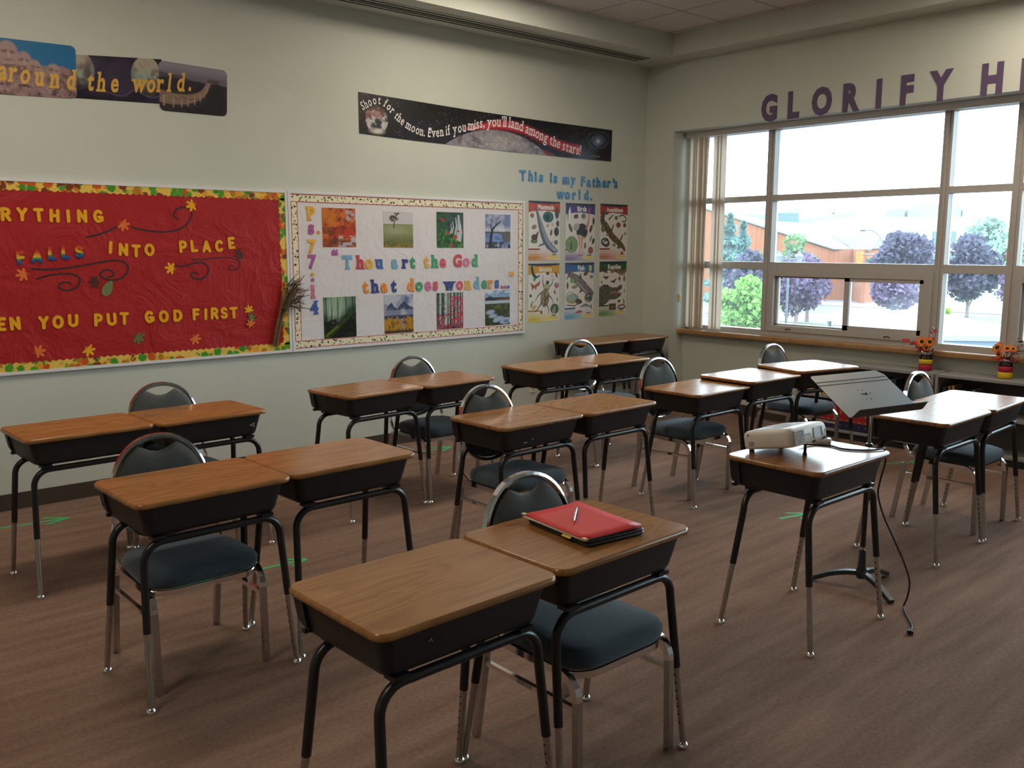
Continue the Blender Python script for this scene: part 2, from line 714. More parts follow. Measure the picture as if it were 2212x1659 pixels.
# ------------------------------------------------------------------ room shell
XL, YF0 = -3.2, -3.6            # hidden left wall and front wall
XN = 7.57                        # back of the window niche
YN = 5.908                       # left end of the niche
ZB, ZC = 3.46, 3.66              # soffit underside, ceiling
YS, XS = 5.74, 7.085             # soffit faces
struct(MB().box((XL, YF0, -0.1), (7.9, 6.45, 0)).build('floor', CARPET))
struct(MB().box((XL, YF0, ZC), (XS + 0.05, YS + 0.05, ZC + 0.1)).build('ceiling', CEIL))
struct(MB().box((XL, WALL_Y, 0), (7.9, WALL_Y + 0.18, 3.8)).build('wall_back', WALLP))
struct(MB().box((XL - 0.15, YF0, 0), (XL, 6.45, 3.8)).build('wall_left', WALLP))
struct(MB().box((XL, YF0 - 0.15, 0), (7.9, YF0, 3.8)).build('wall_front', WALLP))
w = MB()
w.box((WALL_X, YN, 0), (7.85, WALL_Y, 3.8))                      # pier in the corner
w.box((WALL_X, YF0, 2.80), (7.85, YN, 3.8))                      # wall above the window
w.box((XN, YF0, 0), (7.85, YN, 0.80))                            # wall under the window
w.box((WALL_X, YF0, 0), (7.85, -2.9, 2.80))
struct(w.build('wall_right', WALLP))
s = MB()
s.box((XL, YS, ZB), (WALL_X, WALL_Y, ZC + 0.1))
s.box((XS, YF0, ZB), (WALL_X, YS, ZC + 0.1))
struct(s.build('trim_1', WALLP))                                 # dropped soffit along both walls
struct(MB().box((XL, WALL_Y - 0.010, 0), (WALL_X, WALL_Y, 0.105)).build('baseboard_back', BASEB))
b = MB()
b.box((WALL_X - 0.010, YN - 0.01, 0), (WALL_X, WALL_Y - 0.01, 0.105))
b.box((WALL_X, YN - 0.010, 0), (XN, YN, 0.105))
b.box((XN - 0.010, -2.9, 0), (XN, YN - 0.01, 0.105))
struct(b.build('baseboard_right', BASEB))

# sill board
sl = MB()
prof = [(0.0, 0.0), (0.0, 0.048)] + [(0.10 + 0.012 * math.cos(a), 0.036 + 0.012 * math.sin(a)) for a in np.linspace(PI / 2, 0, 5)] + [(0.112, 0.012)] + [(0.10 + 0.012 * math.cos(a), 0.012 + 0.012 * math.sin(a)) for a in np.linspace(0, -PI / 2, 5)]
rings = [[(XN + 0.02 - px, y, 0.768 + pz) for px, pz in prof] for y in (YN, -2.9)]
sl.loft(rings, 0, False, True, True)
struct(sl.build('trim_2', SILLWOOD))

# ------------------------------------------------------------------ window
win = struct(thing('window_1', 'wide gridded window of grey painted frames above the oak sill', 'window'))
del win['category']
WX0, WX1, WG = 7.622, 7.725, 7.69
Z0, Z1 = 0.80, 2.80
ymul = [4.956, 3.317, 2.76, 1.12, 0.56, -1.08, -1.64]


def bar(y0, y1, z0, z1, x0=WX0, x1=WX1):
    return MB().box((x0, y0, z0), (x1, y1, z1))


fr = MB()
fr.box((WX0, YN - 0.045, Z0), (WX1, YN, Z1)).box((WX0, -2.9, Z0), (WX1, -2.855, Z1))
fr.box((WX0, -2.9, Z1 - 0.05), (WX1, YN, Z1)).box((WX0, -2.9, Z0), (WX1, YN, 0.862))
fr.build('window_frame', FRAME, win)
for y in ymul:
    m = bar(y - 0.0375, y + 0.0375, 0.862, Z1 - 0.05)
    m.box((WX0 - 0.012, y - 0.012, 0.862), (WX0, y + 0.012, Z1 - 0.05))
    m.build('mullion', FRAME, win)
edges = [YN - 0.045] + [v for y in ymul for v in (y + 0.0375, y - 0.0375)] + [-2.855]
for i in range(0, len(edges), 2):
    ya, yb = edges[i], edges[i + 1]
    wide = ya - yb > 1.2
    for zc, h in ((2.12, 0.0275), (1.480, 0.035)):
        m = bar(yb, ya, zc - h, zc + h)
        m.box((WX0 - 0.008, yb, zc - h), (WX0, ya, zc - h + 0.014))
        m.build('transom', FRAME, win)
    for za, zb in ((0.862, 1.445), (1.515, 2.0925), (2.1475, Z1 - 0.05)):
        if wide and za < 1:
            continue
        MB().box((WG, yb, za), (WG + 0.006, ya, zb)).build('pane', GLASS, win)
    if wide:                                                      # horizontal slider in the bottom row
        o = MB()
        t = 0.055
        o.box((WX0 - 0.012, ya - t, 0.862), (WX1, ya, 1.445)).box((WX0 - 0.012, yb, 0.862), (WX1, yb + t + 0.02, 1.445))
        o.box((WX0 - 0.012, yb + t + 0.02, 1.385), (WX1, ya - t, 1.445)).box((WX0 - 0.012, yb + t + 0.02, 0.862), (WX1, ya - t, 0.915))
        o.build('slider_frame', FRAME, win)
        ym = (ya + yb) / 2 + 0.005
        q = MB()
        a0, a1 = ya - t, ym
        q.box((7.66, a1 - 0.03, 0.915), (7.70, a1, 1.385)).box((7.66, a0 - 0.02, 0.915), (7.70, a0, 1.385))
        q.box((7.66, a1, 0.915), (7.70, a0, 0.93)).box((7.66, a1, 1.37), (7.70, a0, 1.385))
        sa = q.build('sash', FRAME, win)
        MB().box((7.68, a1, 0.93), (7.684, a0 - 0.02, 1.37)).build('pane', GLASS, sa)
        q = MB()
        b0, b1 = ym, yb + t + 0.02
        q.box((7.618, b0 - 0.05, 0.915), (7.655, b0, 1.385)).box((7.618, b1, 0.915), (7.655, b1 + 0.035, 1.385))
        q.box((7.618, b1, 0.915), (7.655, b0, 0.958)).box((7.618, b1, 1.352), (7.655, b0, 1.385))
        sb = q.build('sash', FRAME, win)
        MB().box((7.636, b1 + 0.035, 0.958), (7.640, b0 - 0.05, 1.352)).build('pane', GLASS_FILM, sb)
        for yy in (ya - 0.235, yb + 0.36):
            h = MB()
            h.tube([(7.606, yy + 0.03 * math.cos(a), 0.876 + 0.014 * math.sin(a)) for a in np.linspace(0.1, PI - 0.1, 7)], 0.0035, 6)
            h.build('latch', mat('bronze_latch', (0.05, 0.04, 0.03), 0.4, 0.6), win)

# vertical blind drawn to the corner
bl = thing('vertical_blind', 'beige vertical blind drawn into a narrow stack at the corner end of the window', 'blind', (7.555, 5.6, 0))
tr = MB().box((-0.022, -8.3, 2.752), (0.022, 0.30, 2.798))
tr.box((-0.016, -8.3, 2.744), (0.016, 0.30, 2.7519))
tr.build('headrail', WHITEMETAL, bl)
vy = [0.222, 0.186, 0.150, 0.118, 0.086, 0.056, 0.028, -0.062, -0.105, -0.150]
va = [18, 32, 12, 28, 16, 34, 62, 20, 30, 12]
for i, (y, a) in enumerate(zip(vy, va)):
    a = math.radians(a)
    lean = 0.055 if i == 6 else 0.0
    mb = MB()
    r0 = []
    for z in (0.832, 1.3, 1.8, 2.3, 2.742):
        row = []
        for k in range(5):
            u = (k / 4 - 0.5) * 0.089
            bow = 0.006 * (1 - (2 * u / 0.089) ** 2)
            du, dn = math.cos(a), math.sin(a)
            row.append((u * dn + bow * du, y + lean * (2.742 - z) / 1.9 + u * du - bow * dn, z))
        r0.append(row)
    mb.loft(r0, 0, True, False, False, False)
    mb.build('slat', BLIND, bl)

sw = thing('blind_control_plate', 'small beige plate on the white window reveal beside the blind', 'switch plate', (7.516, YN, 1.137))
MB().loft([rrect(0.022, 0.040, 0.004, 0.0), rrect(0.022, 0.040, 0.004, 0.006), rrect(0.019, 0.037, 0.004, 0.009)], 0, False, M=Matrix.Rotation(PI / 2, 4, 'X')).build('plate', mat('beige_plastic', (0.55, 0.45, 0.25), 0.45), sw)
MB().box((-0.006, -0.014, -0.012), (0.006, -0.009, 0.012)).build('toggle', mat('cream_plastic', (0.70, 0.66, 0.55), 0.4), sw)

ou = thing('wall_outlet', 'cream power outlet low on the back wall behind the middle desks', 'outlet', (5.775, WALL_Y, 0.335))
MB().loft([rrect(0.036, 0.058, 0.005, 0.0), rrect(0.036, 0.058, 0.005, 0.004), rrect(0.033, 0.055, 0.005, 0.007)], 0, False, M=Matrix.Rotation(PI / 2, 4, 'X')).build('plate', mat('cream_plastic', (0.70, 0.66, 0.55), 0.4), ou)
for dz in (-0.02, 0.02):
    MB().loft([rrect(0.016, 0.013, 0.006, 0.007, cy=dz), rrect(0.016, 0.013, 0.006, 0.0095, cy=dz)], 0, False, M=Matrix.Rotation(PI / 2, 4, 'X')).box((-0.007, -0.0098, dz - 0.005), (-0.004, -0.0092, dz + 0.005), 1).box((0.004, -0.0098, dz - 0.005), (0.007, -0.0092, dz + 0.005), 1).build('socket', [mat('beige_plastic', (0.55, 0.45, 0.25), 0.45), HOLE], ou)

# linear air diffuser in the soffit
dfu = thing('linear_air_diffuser', 'long slotted air diffuser in the soffit underside along the back wall', 'air vent', (0, 0, ZB))
MB().box((1.6, 5.900, -0.006), (7.0, 6.125, -0.0005)).build('diffuser_frame', WALLP, dfu)
for k, y in enumerate((5.925, 5.975, 6.025, 6.075)):
    MB().box((1.62, y, -0.0085), (6.98, y + (0.020 if k != 1 else 0.030), -0.0062)).build('slot', HOLE, dfu)

# sprinkler
sp = thing('fire_sprinkler', 'small metal sprinkler head hanging from the ceiling tiles', 'sprinkler', (5.99, 4.72, ZC))
MB().lathe([(0.032, 0), (0.030, -0.006), (0.012, -0.010), (0.012, -0.03)][::-1], 14).build('escutcheon', STEEL, sp)
q = MB()
q.tube([(-0.008, 0, -0.03), (-0.016, 0, -0.045), (-0.006, 0, -0.062)], 0.003, 6).tube([(0.008, 0, -0.03), (0.016, 0, -0.045), (0.006, 0, -0.062)], 0.003, 6).lathe([(0.016, -0.066), (0.016, -0.062)], 10)
q.build('deflector', STEEL, sp)

# ceiling troffers: the lamps of the room
NL = Nodes('troffer_diffuser')
em = NL.n('ShaderNodeEmission')
em.inputs[0].default_value = (1.0, 0.86, 0.68, 1)
em.inputs[1].default_value = LAMP
NL.l(em.outputs[0], NL.out.inputs[0])
lamps = [((1.3, 4.55), 'over the red bulletin board'), ((4.62, 4.95), 'over the middle pair of desks'), ((-0.9, 2.2), 'over the left front of the room'), ((6.35, 2.2), 'over the desks by the window')]
tf0 = None
for (x, y), where in lamps:
    lab = 'recessed ceiling light with a warm white diffuser ' + where
    if tf0 is None:
        tf0 = thing('ceiling_light', lab, 'light', (x, y, ZC), 0, 'ceiling lights')
        f = MB()
        for a, b2 in (((-0.61, -0.305), (0.61, -0.28)), ((-0.61, 0.28), (0.61, 0.305)), ((-0.61, -0.28), (-0.585, 0.28)), ((0.585, -0.28), (0.61, 0.28))):
            f.box((a[0], a[1], -0.012), (b2[0], b2[1], -0.0005))
        f.build('light_frame', WHITEMETAL, tf0)
        MB().box((-0.585, -0.28, -0.009), (0.585, 0.28, -0.001)).build('diffuser', NL.m, tf0)
    else:
        dup(tf0, (x, y, ZC), 0, lab)
# ------------------------------------------------------------------ school desks
def make_desk(root, h):
    zt = h - 0.022
    # top
    rings = []
    for ins, z in ((0.012, zt), (0.003, zt + 0.002), (0.0, zt + 0.007), (0.0, zt + 0.014), (0.0025, zt + 0.0195), (0.006, h)):
        rings.append(rrect(0.3048 - ins, 0.2286 - ins, 0.045 - ins, z, 8))
    MB().loft(rings).build('desk_top', WOOD, root)
    # book box: tapered tub open to the rear, with a thicker collar at the open end
    b = MB()
    zb = zt - 0.118
    t = 0.006

    def shell(x_top, x_bot, y_front_t, y_front_b, y_back, z_top, z_bot, r):
        n = 7

        def ring(x, yf, z, rr):
            pts = [(x, y_back, z)]
            pts += [(x - rr + rr * math.cos(a), yf + rr + rr * math.sin(a), z) for a in np.linspace(0, -PI / 2, n)]
            pts += [(-x + rr + rr * math.cos(a), yf + rr + rr * math.sin(a), z) for a in np.linspace(-PI / 2, -PI, n)]
            pts += [(-x, y_back, z)]
            return pts
        outer = [ring(x_top, y_front_t, z_top, r), ring(x_bot, y_front_b, z_bot + 0.02, r), ring(x_bot - 0.006, y_front_b + 0.006, z_bot + 0.006, r), ring(x_bot - 0.02, y_front_b + 0.02, z_bot, r)]
        inner = [ring(x_bot - 0.02, y_front_b + 0.02, z_bot + t, r), ring(x_bot - t, y_front_b + t, z_bot + 0.02, r), ring(x_top - t, y_front_t + t, z_top, r)]
        b.loft(outer, 0, True, False, False, False)
        b.loft(inner, 0, True, False, False, False)
        k = len(outer[-1])
        b.add(outer[-1], [tuple(range(k))])
        b.add(inner[0], [tuple(range(k))[::-1]])
        # rear lips joining the skins
        for s in (0, -1):
            for o1, i1 in zip([o[s] for o in outer[:-1]], [o[s] for o in outer[1:]]):
                pass
    shell(0.280, 0.258, -0.205, -0.185, 0.205, zt, zb, 0.035)
    b.build('book_box', BLACKBOX, root)
    c = MB()                                                       # collar round the open rear edge
    for sx in (-1, 1):
        pts = [(sx * 0.286, 0.165, zt), (sx * 0.272, 0.165, zb + 0.03), (sx * 0.262, 0.165, zb + 0.012)]
        pts2 = [(x, 0.212, z + (0.010 if i else 0)) for i, (x, y, z) in enumerate(pts)]
        v = pts + pts2 + [(x - sx * 0.012, y, z) for x, y, z in pts + pts2]
        f = [(0, 1, 4, 3), (1, 2, 5, 4), (6, 9, 10, 7), (7, 10, 11, 8), (0, 3, 9, 6), (2, 8, 11, 5), (0, 6, 7, 1), (1, 7, 8, 2), (3, 4, 10, 9), (4, 5, 11, 10)]
        c.add(v, f)
    c.box((-0.262, 0.195, zb - 0.002), (0.262, 0.212, zb + 0.012))
    c.build('box_rim', BLACKBOX, root)
    for sx in (-1, 1):                                             # brackets that clamp the box to the tubes
        for ya_, yb_ in ((-0.185, -0.140), (0.120, 0.160)):
            MB().box((sx * 0.21 - 0.025, ya_, zb - 0.012), (sx * 0.21 + 0.025, yb_, zb + 0.001)).build('bracket', BLACKTUBE, root)
    # two bent tubes
    zc = zb - 0.0215
    R = 0.075
    for yv, fy, nm in ((-0.168, -0.2203, 'front_tube'), (0.142, 0.2203, 'rear_tube')):
        half = []
        xe = 0.268
        zf = zc - R
        sl = (0.2932 - xe) / zf
        sy = (abs(fy) - abs(yv)) / zf * (1 if fy > 0 else -1)
        zs = 0.282 + (h - 0.765)
        for a in np.linspace(0, PI / 2, 9):
            half.append((xe - R + R * math.sin(a), yv, zc - R + R * math.cos(a)))
        half.append((xe + sl * (zf - zs), yv + sy * (zf - zs), zs))
        pts = [(-x, y, z) for x, y, z in half[::-1]] + half
        MB().tube(pts, 0.0142, 12).build(nm, BLACKTUBE, root)
        for sx in (-1, 1):
            lg = MB()
            top = Vector((sx * (xe + sl * (zf - zs - 0.02)), yv + sy * (zf - zs - 0.02), zs + 0.02))
            foot = Vector((sx * 0.2932, fy, 0.022))
            lg.tube([top, foot], 0.0118, 12)
            d = (foot - top).normalized()
            inward = Vector((-sx, 0, 0))
            inward = (inward - d * inward.dot(d)).normalized()
            side = d.cross(inward)
            for k in range(7):                                     # height adjustment holes
                p = top.lerp(foot, 0.16 + 0.098 * k) + inward * 0.0112
                lg.add([p + 0.0038 * (math.cos(a) * d + math.sin(a) * side) + inward * 0.001 for a in np.linspace(0, 2 * PI, 9)[:-1]], [tuple(range(8))], 1)
            leg = lg.build('leg', [STEEL, HOLE], root)
            MB().lathe([(0.005, 0.024), (0.010, 0.022), (0.0175, 0.013), (0.019, 0.006), (0.019, 0.0)][::-1], 14, (sx * 0.2932, fy, 0)).build('glide', CHROME, leg)
    return root


DESKS = [
    ('D1', 1.376, 1.924, 0.019, 0.758, 'bare oak-topped school desk nearest the viewer, left of the desk with the red folder'),
    ('D2', 1.985, 1.939, 0.026, 0.765, 'oak-topped school desk carrying the red folder and laptop'),
    ('D3', 1.311, 3.352, 0.027, 0.771, 'oak-topped school desk behind the nearest one at left, a chair tucked fully under it'),
    ('D4', 1.933, 3.390, 0.021, 0.766, 'oak-topped school desk joined to the right of the second-row left desk, chairless'),
    ('D5', 1.301, 4.783, 0.038, 0.767, 'reddish oak-topped school desk at the far left edge below the red bulletin board'),
    ('D6', 1.913, 4.781, 0.037, 0.768, 'oak-topped school desk with a small white arrow mark on its black front'),
    ('D9', 3.034, 4.848, 0.083, 0.775, 'oak-topped school desk below the left end of the white board, left of its pair'),
    ('D10', 3.647, 4.871, 0.064, 0.776, 'oak-topped school desk under the white bulletin board with a chair behind its left end'),
    ('D7', 3.190, 3.584, 0.018, 0.756, 'oak-topped school desk with two short white scratches on its black front'),
    ('D8', 3.805, 3.585, 0.015, 0.757, 'bare oak-topped school desk joined to the right of the scratched-front desk'),
    ('D11', 4.619, 4.827, -0.028, 0.786, 'oak-topped school desk in front of the wall outlet, left one of its pair'),
    ('D12', 5.232, 4.840, -0.029, 0.788, 'oak-topped school desk with a chair back behind it, before the two corner desks'),
    ('D13', 6.279, 5.988, -0.002, 0.770, 'oak-topped school desk against the back wall, below the Fish poster'),
    ('D14', 6.892, 5.982, 0.021, 0.771, 'oak-topped school desk pushed into the far room corner beside the window wall'),
    ('D15', 4.857, 3.648, 0.017, 0.737, 'lower oak-topped school desk, its right edge beneath the taller desk beside it'),
    ('D16', 5.429, 3.619, -0.032, 0.768, 'shiny school desk whose left edge overlaps the lower desk beside it'),
    ('D17', 6.030, 3.533, -0.230, 0.791, 'slightly turned school desk reflecting the window, nearest the left end of the grey bookcase'),
    ('D18', 3.511, 2.027, -0.004, 0.771, 'single school desk carrying the white projector'),
    ('D19', 4.951, 2.154, 0.011, 0.762, 'school desk with a bright window glare on top, just behind the music stand'),
    ('D20', 5.562, 2.171, 0.046, 0.761, 'glare-topped school desk at the right edge, joined to the one behind the music stand'),
]
DESK = {}
for nm, x, y, th, h, lab in DESKS:
    r = thing('school_desk', lab, 'desk', (x, y, 0), th, 'school desks')
    make_desk(r, h)
    DESK[nm] = r
    r['h'] = h

sc_ = MB()
WHITEMARK = mat('white_scuff', (0.45, 0.45, 0.46), 0.6)


def mark(desk, pts, name='scuff'):
    m = MB()
    for (x0, z0), (x1, z1) in pts:
        y0, y1 = -0.2065 + 0.17 * (0.749 - z0), -0.2065 + 0.17 * (0.749 - z1)
        y0 = y1 = -0.2075 + 0.2 * max(0, (0.74 - (z0 + z1) / 2)) * 0.9
        m.tube([(x0, y0, z0), (x1, y1, z1)], 0.0018, 5)
    m.build(name, WHITEMARK, DESK[desk])


mark('D6', [((0.205, 0.690), (0.232, 0.699)), ((0.205, 0.690), (0.232, 0.678)), ((0.232, 0.699), (0.226, 0.689)), ((0.226, 0.689), (0.232, 0.678))], 'arrow_mark')
mark('D7', [((-0.13, 0.652), (-0.108, 0.655)), ((-0.075, 0.664), (-0.062, 0.668))])
mark('D1', [((-0.14, 0.690), (-0.132, 0.696)), ((-0.132, 0.696), (-0.128, 0.688))])


# ------------------------------------------------------------------ chairs
def make_chair(root):
    SQ = [(-0.0115, -0.0115), (0.0115, -0.0115), (0.0115, 0.0115), (-0.0115, 0.0115)]
    # seat cushion
    rings = []
    for w_, d_, r_, z in ((0.185, 0.175, 0.08, 0.392), (0.212, 0.200, 0.10, 0.397), (0.224, 0.212, 0.11, 0.412), (0.226, 0.214, 0.11, 0.432), (0.216, 0.204, 0.105, 0.450), (0.190, 0.178, 0.095, 0.461), (0.14, 0.13, 0.08, 0.466), (0.05, 0.05, 0.03, 0.467)):
        rings.append(rrect(w_, d_, r_, z, 8, 0, -0.035, -0.22))
    MB().loft(rings).build('seat', FABRIC, root)
    # chrome band round the seat base
    band = [(x, y, 0.383) for x, y, z in rrect(0.213, 0.200, 0.10, 0, 8, 0, -0.035, -0.22)]
    MB().tube(band, prof=[(-0.005, -0.011), (0.005, -0.011), (0.005, 0.011), (-0.005, 0.011)], closed=True, up=(0, 0, 1)).build('seat_band', CHROME, root)
    # sides: bent square tube, front leg - rail - raked rear leg
    for sx in (-1, 1):
        X = sx * 0.2145
        xt = sx * 0.2145
        fr_, rr_ = -0.243, 0.243
        rail = MB()
        zt = 0.388
        R = 0.075
        P = []
        P += [(xt, -0.236 + R - R * math.cos(a), zt - R + R * math.sin(a)) for a in np.linspace(0, PI / 2, 7)]
        yb = 0.130
        for a in np.linspace(0, 1.13, 6):
            P.append((xt, yb + 0.06 * math.sin(a), zt - 0.06 + 0.06 * math.cos(a)))
        rail.tube(P, prof=SQ, up=(1, 0, 0))
        ra = rail.build('side_rail', CHROME, root)
        a, bq = P[0], P[-1]
        MB().tube([a, (X, fr_, 0.004)], prof=SQ, up=(1, 0, 0)).build('leg', STEEL, root)
        MB().tube([bq, (X, rr_, 0.004)], prof=SQ, up=(1, 0, 0)).build('leg', STEEL, root)
        MB().tube([(X, -0.238, 0.288), (X, 0.181, 0.288)], prof=[(c_ * 0.7, d_ * 0.7) for c_, d_ in SQ], up=(1, 0, 0)).build('stretcher', CHROME, root)
        # upright curving from the rail to the oval back frame
        U = [(sx * 0.2145, 0.125, 0.392), (sx * 0.219, 0.165, 0.42), (sx * 0.222, 0.185, 0.46), (sx * 0.215, 0.196, 0.51), (sx * 0.203, 0.203, 0.555), (sx * 0.199, 0.208, 0.60)]
        MB().tube(U, prof=[(-0.0105, -0.004), (0.0105, -0.004), (0.0105, 0.004), (-0.0105, 0.004)], up=(1, 0, 0)).build('back_upright', CHROME, root)

    def back_y(z):
        return 0.188 + 0.13 * (z - 0.47)
    # oval back
    def oval(u, k=1.0):
        zc_, zt_, zb_ = 0.655, 0.893, 0.470
        ca, sa = math.cos(u), math.sin(u)
        x = 0.204 * math.copysign(abs(ca) ** 0.92, ca)
        z = zc_ + ((zt_ - zc_) if sa > 0 else (zc_ - zb_)) * math.copysign(abs(sa) ** 0.95, sa)
        return (x * k, zc_ + (z - zc_) * k)
    N_ = 44
    us = [2 * PI * i / N_ for i in range(N_)]
    hoop = [(oval(u)[0], back_y(oval(u)[1]), oval(u)[1]) for u in us]
    MB().tube(hoop, prof=[(-0.016, -0.006), (0.016, -0.006), (0.016, 0.005), (0.010, 0.0075), (-0.010, 0.0075), (-0.016, 0.005)], closed=True, up=None).build('back_hoop', CHROME, root) if False else None
    # flat hoop band built as a lofted ring (wide face toward front and back)
    rg = []
    for u in us:
        x, z = oval(u)
        xi, zi = oval(u, 0.905)
        y = back_y(z)
        rg.append([(x, y - 0.011, z), (x, y + 0.011, z), (xi * 0.45 + x * 0.55, y + 0.014, zi * 0.45 + z * 0.55), (xi, y + 0.006, zi), (xi, y - 0.006, zi), (xi * 0.45 + x * 0.55, y - 0.014, zi * 0.45 + z * 0.55)])
    rg.append(rg[0])
    MB().loft(rg, 0, False, False, False).build('back_hoop', CHROME, root)
    # upholstered panel with the hand-hold opening under the crown of the hoop
    pts = []
    for u in us:
        x, z = oval(u, 0.895)
        if z > 0.846:
            zz = 0.846 - 0.026 * max(0.0, 1 - (abs(x) / 0.068) ** 2)
            z = min(z, zz) if abs(x) < 0.068 else z
        pts.append((x, z))
    cx, cz = 0, 0.66
    mb = MB()
    rings = []
    for k, off in ((0.97, -0.004), (1.0, 0.0), (0.99, 0.012), (0.93, 0.022), (0.80, 0.028), (0.5, 0.031), (0.12, 0.032)):
        rings.append([(cx + (x - cx) * k, back_y(cz + (z - cz) * k) - off, cz + (z - cz) * k) for x, z in pts])
    back = [[(cx + (x - cx) * k, back_y(cz + (z - cz) * k) + o, cz + (z - cz) * k) for x, z in pts] for k, o in ((0.12, 0.016), (0.6, 0.016), (0.93, 0.012), (0.97, 0.004))]
    mb.loft(back + rings, 0, True, True, True)
    mb.build('backrest', BACKFAB, root)
    return root


CH = [(2.022, 1.995, 0.0, 'grey-blue padded chair tucked under the desk with the red folder'),
      (1.310, 3.477, 0.0, 'grey-blue padded chair with chrome hoop back under the second-row left desk'),
      (1.850, 4.905, 0.0, 'padded chair behind the desk with the white arrow mark, against the red-board wall'),
      (3.660, 5.000, 0.0, 'padded chair behind the pair of desks under the white bulletin board'),
      (3.190, 3.620, 0.0, 'padded chair under the desk with the two white scratches'),
      (5.385, 5.020, 0.0, 'padded chair with bright hoop back in front of the two corner desks'),
      (4.913, 3.806, 0.0, 'padded chair under the lower school desk, left of the projector in the picture'),
      (6.320, 3.790, -0.02, 'padded chair by the window wall with its back just below the sill'),
      (5.578, 2.270, 0.0, 'padded chair under the glare-topped desks right of the music stand')]
ch0 = None
for x, y, rz, lab in CH:
    if ch0 is None:
        ch0 = thing('padded_chair', lab, 'chair', (x, y, 0), rz, 'padded chairs')
        make_chair(ch0)
    else:
        dup(ch0, (x, y, 0), rz, lab)
# ------------------------------------------------------------------ lettering
_G = {}


def glyph2d(ch, bold=0.0, slab=False):
    """flat outline of one character, capital height 1, centred on x: (verts, faces, boundary edges, extra boxes, xmin, xmax)"""
    key = (ch, bold, slab)
    if key in _G:
        return _G[key]
    cu = bpy.data.curves.new('glyph', 'FONT')
    cu.body = ch
    cu.size = 1.0
    cu.offset = bold
    cu.resolution_u = 3
    o = bpy.data.objects.new('glyph', cu)
    COL.objects.link(o)
    bpy.context.view_layer.update()
    me = bpy.data.meshes.new_from_object(o.evaluated_get(bpy.context.evaluated_depsgraph_get()))
    bpy.data.objects.remove(o)
    k = 1 / 0.729
    V = [(v.co.x * k, v.co.y * k) for v in me.vertices]
    Fs = [tuple(p.vertices) for p in me.polygons]
    bpy.data.meshes.remove(me)
    cnt = {}
    for f in Fs:
        for a, b in zip(f, f[1:] + f[:1]):
            e = (min(a, b), max(a, b))
            cnt.setdefault(e, []).append((a, b))
    E = [v[0] for v in cnt.values() if len(v) == 1]
    xs = [p[0] for p in V] or [0, 0.3]
    bx = []
    if slab and ch.isalnum() and ch not in 'ceoaszCGOQS':
        ys = [p[1] for p in V]
        for a, b in E:
            (x0, y0), (x1, y1) = V[a], V[b]
            if abs(y0 - y1) < 0.004 and 0.10 < abs(x1 - x0) < 0.42:
                lo = abs(y0 - min(ys)) < 0.02 or abs(y0) < 0.03 + bold * 2
                hi = abs(y0 - max(ys)) < 0.02 or abs(y0 - 0.75) < 0.05 + bold
                if ch in 'tf' and not lo:
                    continue
                if ch in 'TF1L7Z' and not lo:
                    continue
                if lo:
                    bx.append((min(x0, x1) - 0.09, y0, max(x0, x1) + 0.09, y0 + 0.13))
                elif hi:
                    left_only = ch in 'hbdlnmrukip'
                    bx.append((min(x0, x1) - 0.10, y0 - 0.12, max(x0, x1) + (0 if left_only else 0.10), y0))
    if slab and ch == 'T':
        t = max(p[1] for p in V)
        bx += [(min(xs), t - 0.34, min(xs) + 0.13, t), (max(xs) - 0.13, t - 0.34, max(xs), t)]
    _G[key] = (V, Fs, E, bx, min(xs), max(xs))
    return _G[key]


def add_glyph(mb, ch, size, M, bold=0.0, slab=False, depth=0.002, shear=0.0, mi=0, anchor='c', squeeze=1.0):
    """adds an extruded glyph, baseline at the origin of M, its front at +depth"""
    V, Fs, E, bx, x0, x1 = glyph2d(ch, bold, slab)
    ox = (x0 + x1) / 2 if anchor == 'c' else 0

    def tr(p, z):
        return ((p[0] - ox) * size * squeeze + shear * p[1] * size, p[1] * size, z)
    n = len(V)
    v = [tr(p, depth) for p in V] + [tr(p, 0) for p in V]
    mb.add(v, list(Fs) + [(a, n + a, n + b, b) for a, b in E], mi, False, M)
    for i, (a, b, c, d) in enumerate(bx):
        depth += 3e-5
        q = [(a, b), (c, b), (c, d), (a, d)]
        mb.add([tr(p, depth) for p in q] + [tr(p, 0) for p in q], [(0, 1, 2, 3), (0, 4, 5, 1), (1, 5, 6, 2), (2, 6, 7, 3), (3, 7, 4, 0)], mi, False, M)


def P_(*a):
    return list(a)


def el(cx, cy, rx, ry, a0, a1, n=14):
    return [(cx + rx * math.cos(math.radians(a0 + (a1 - a0) * k / n)), cy + ry * math.sin(math.radians(a0 + (a1 - a0) * k / n))) for k in range(n + 1)]


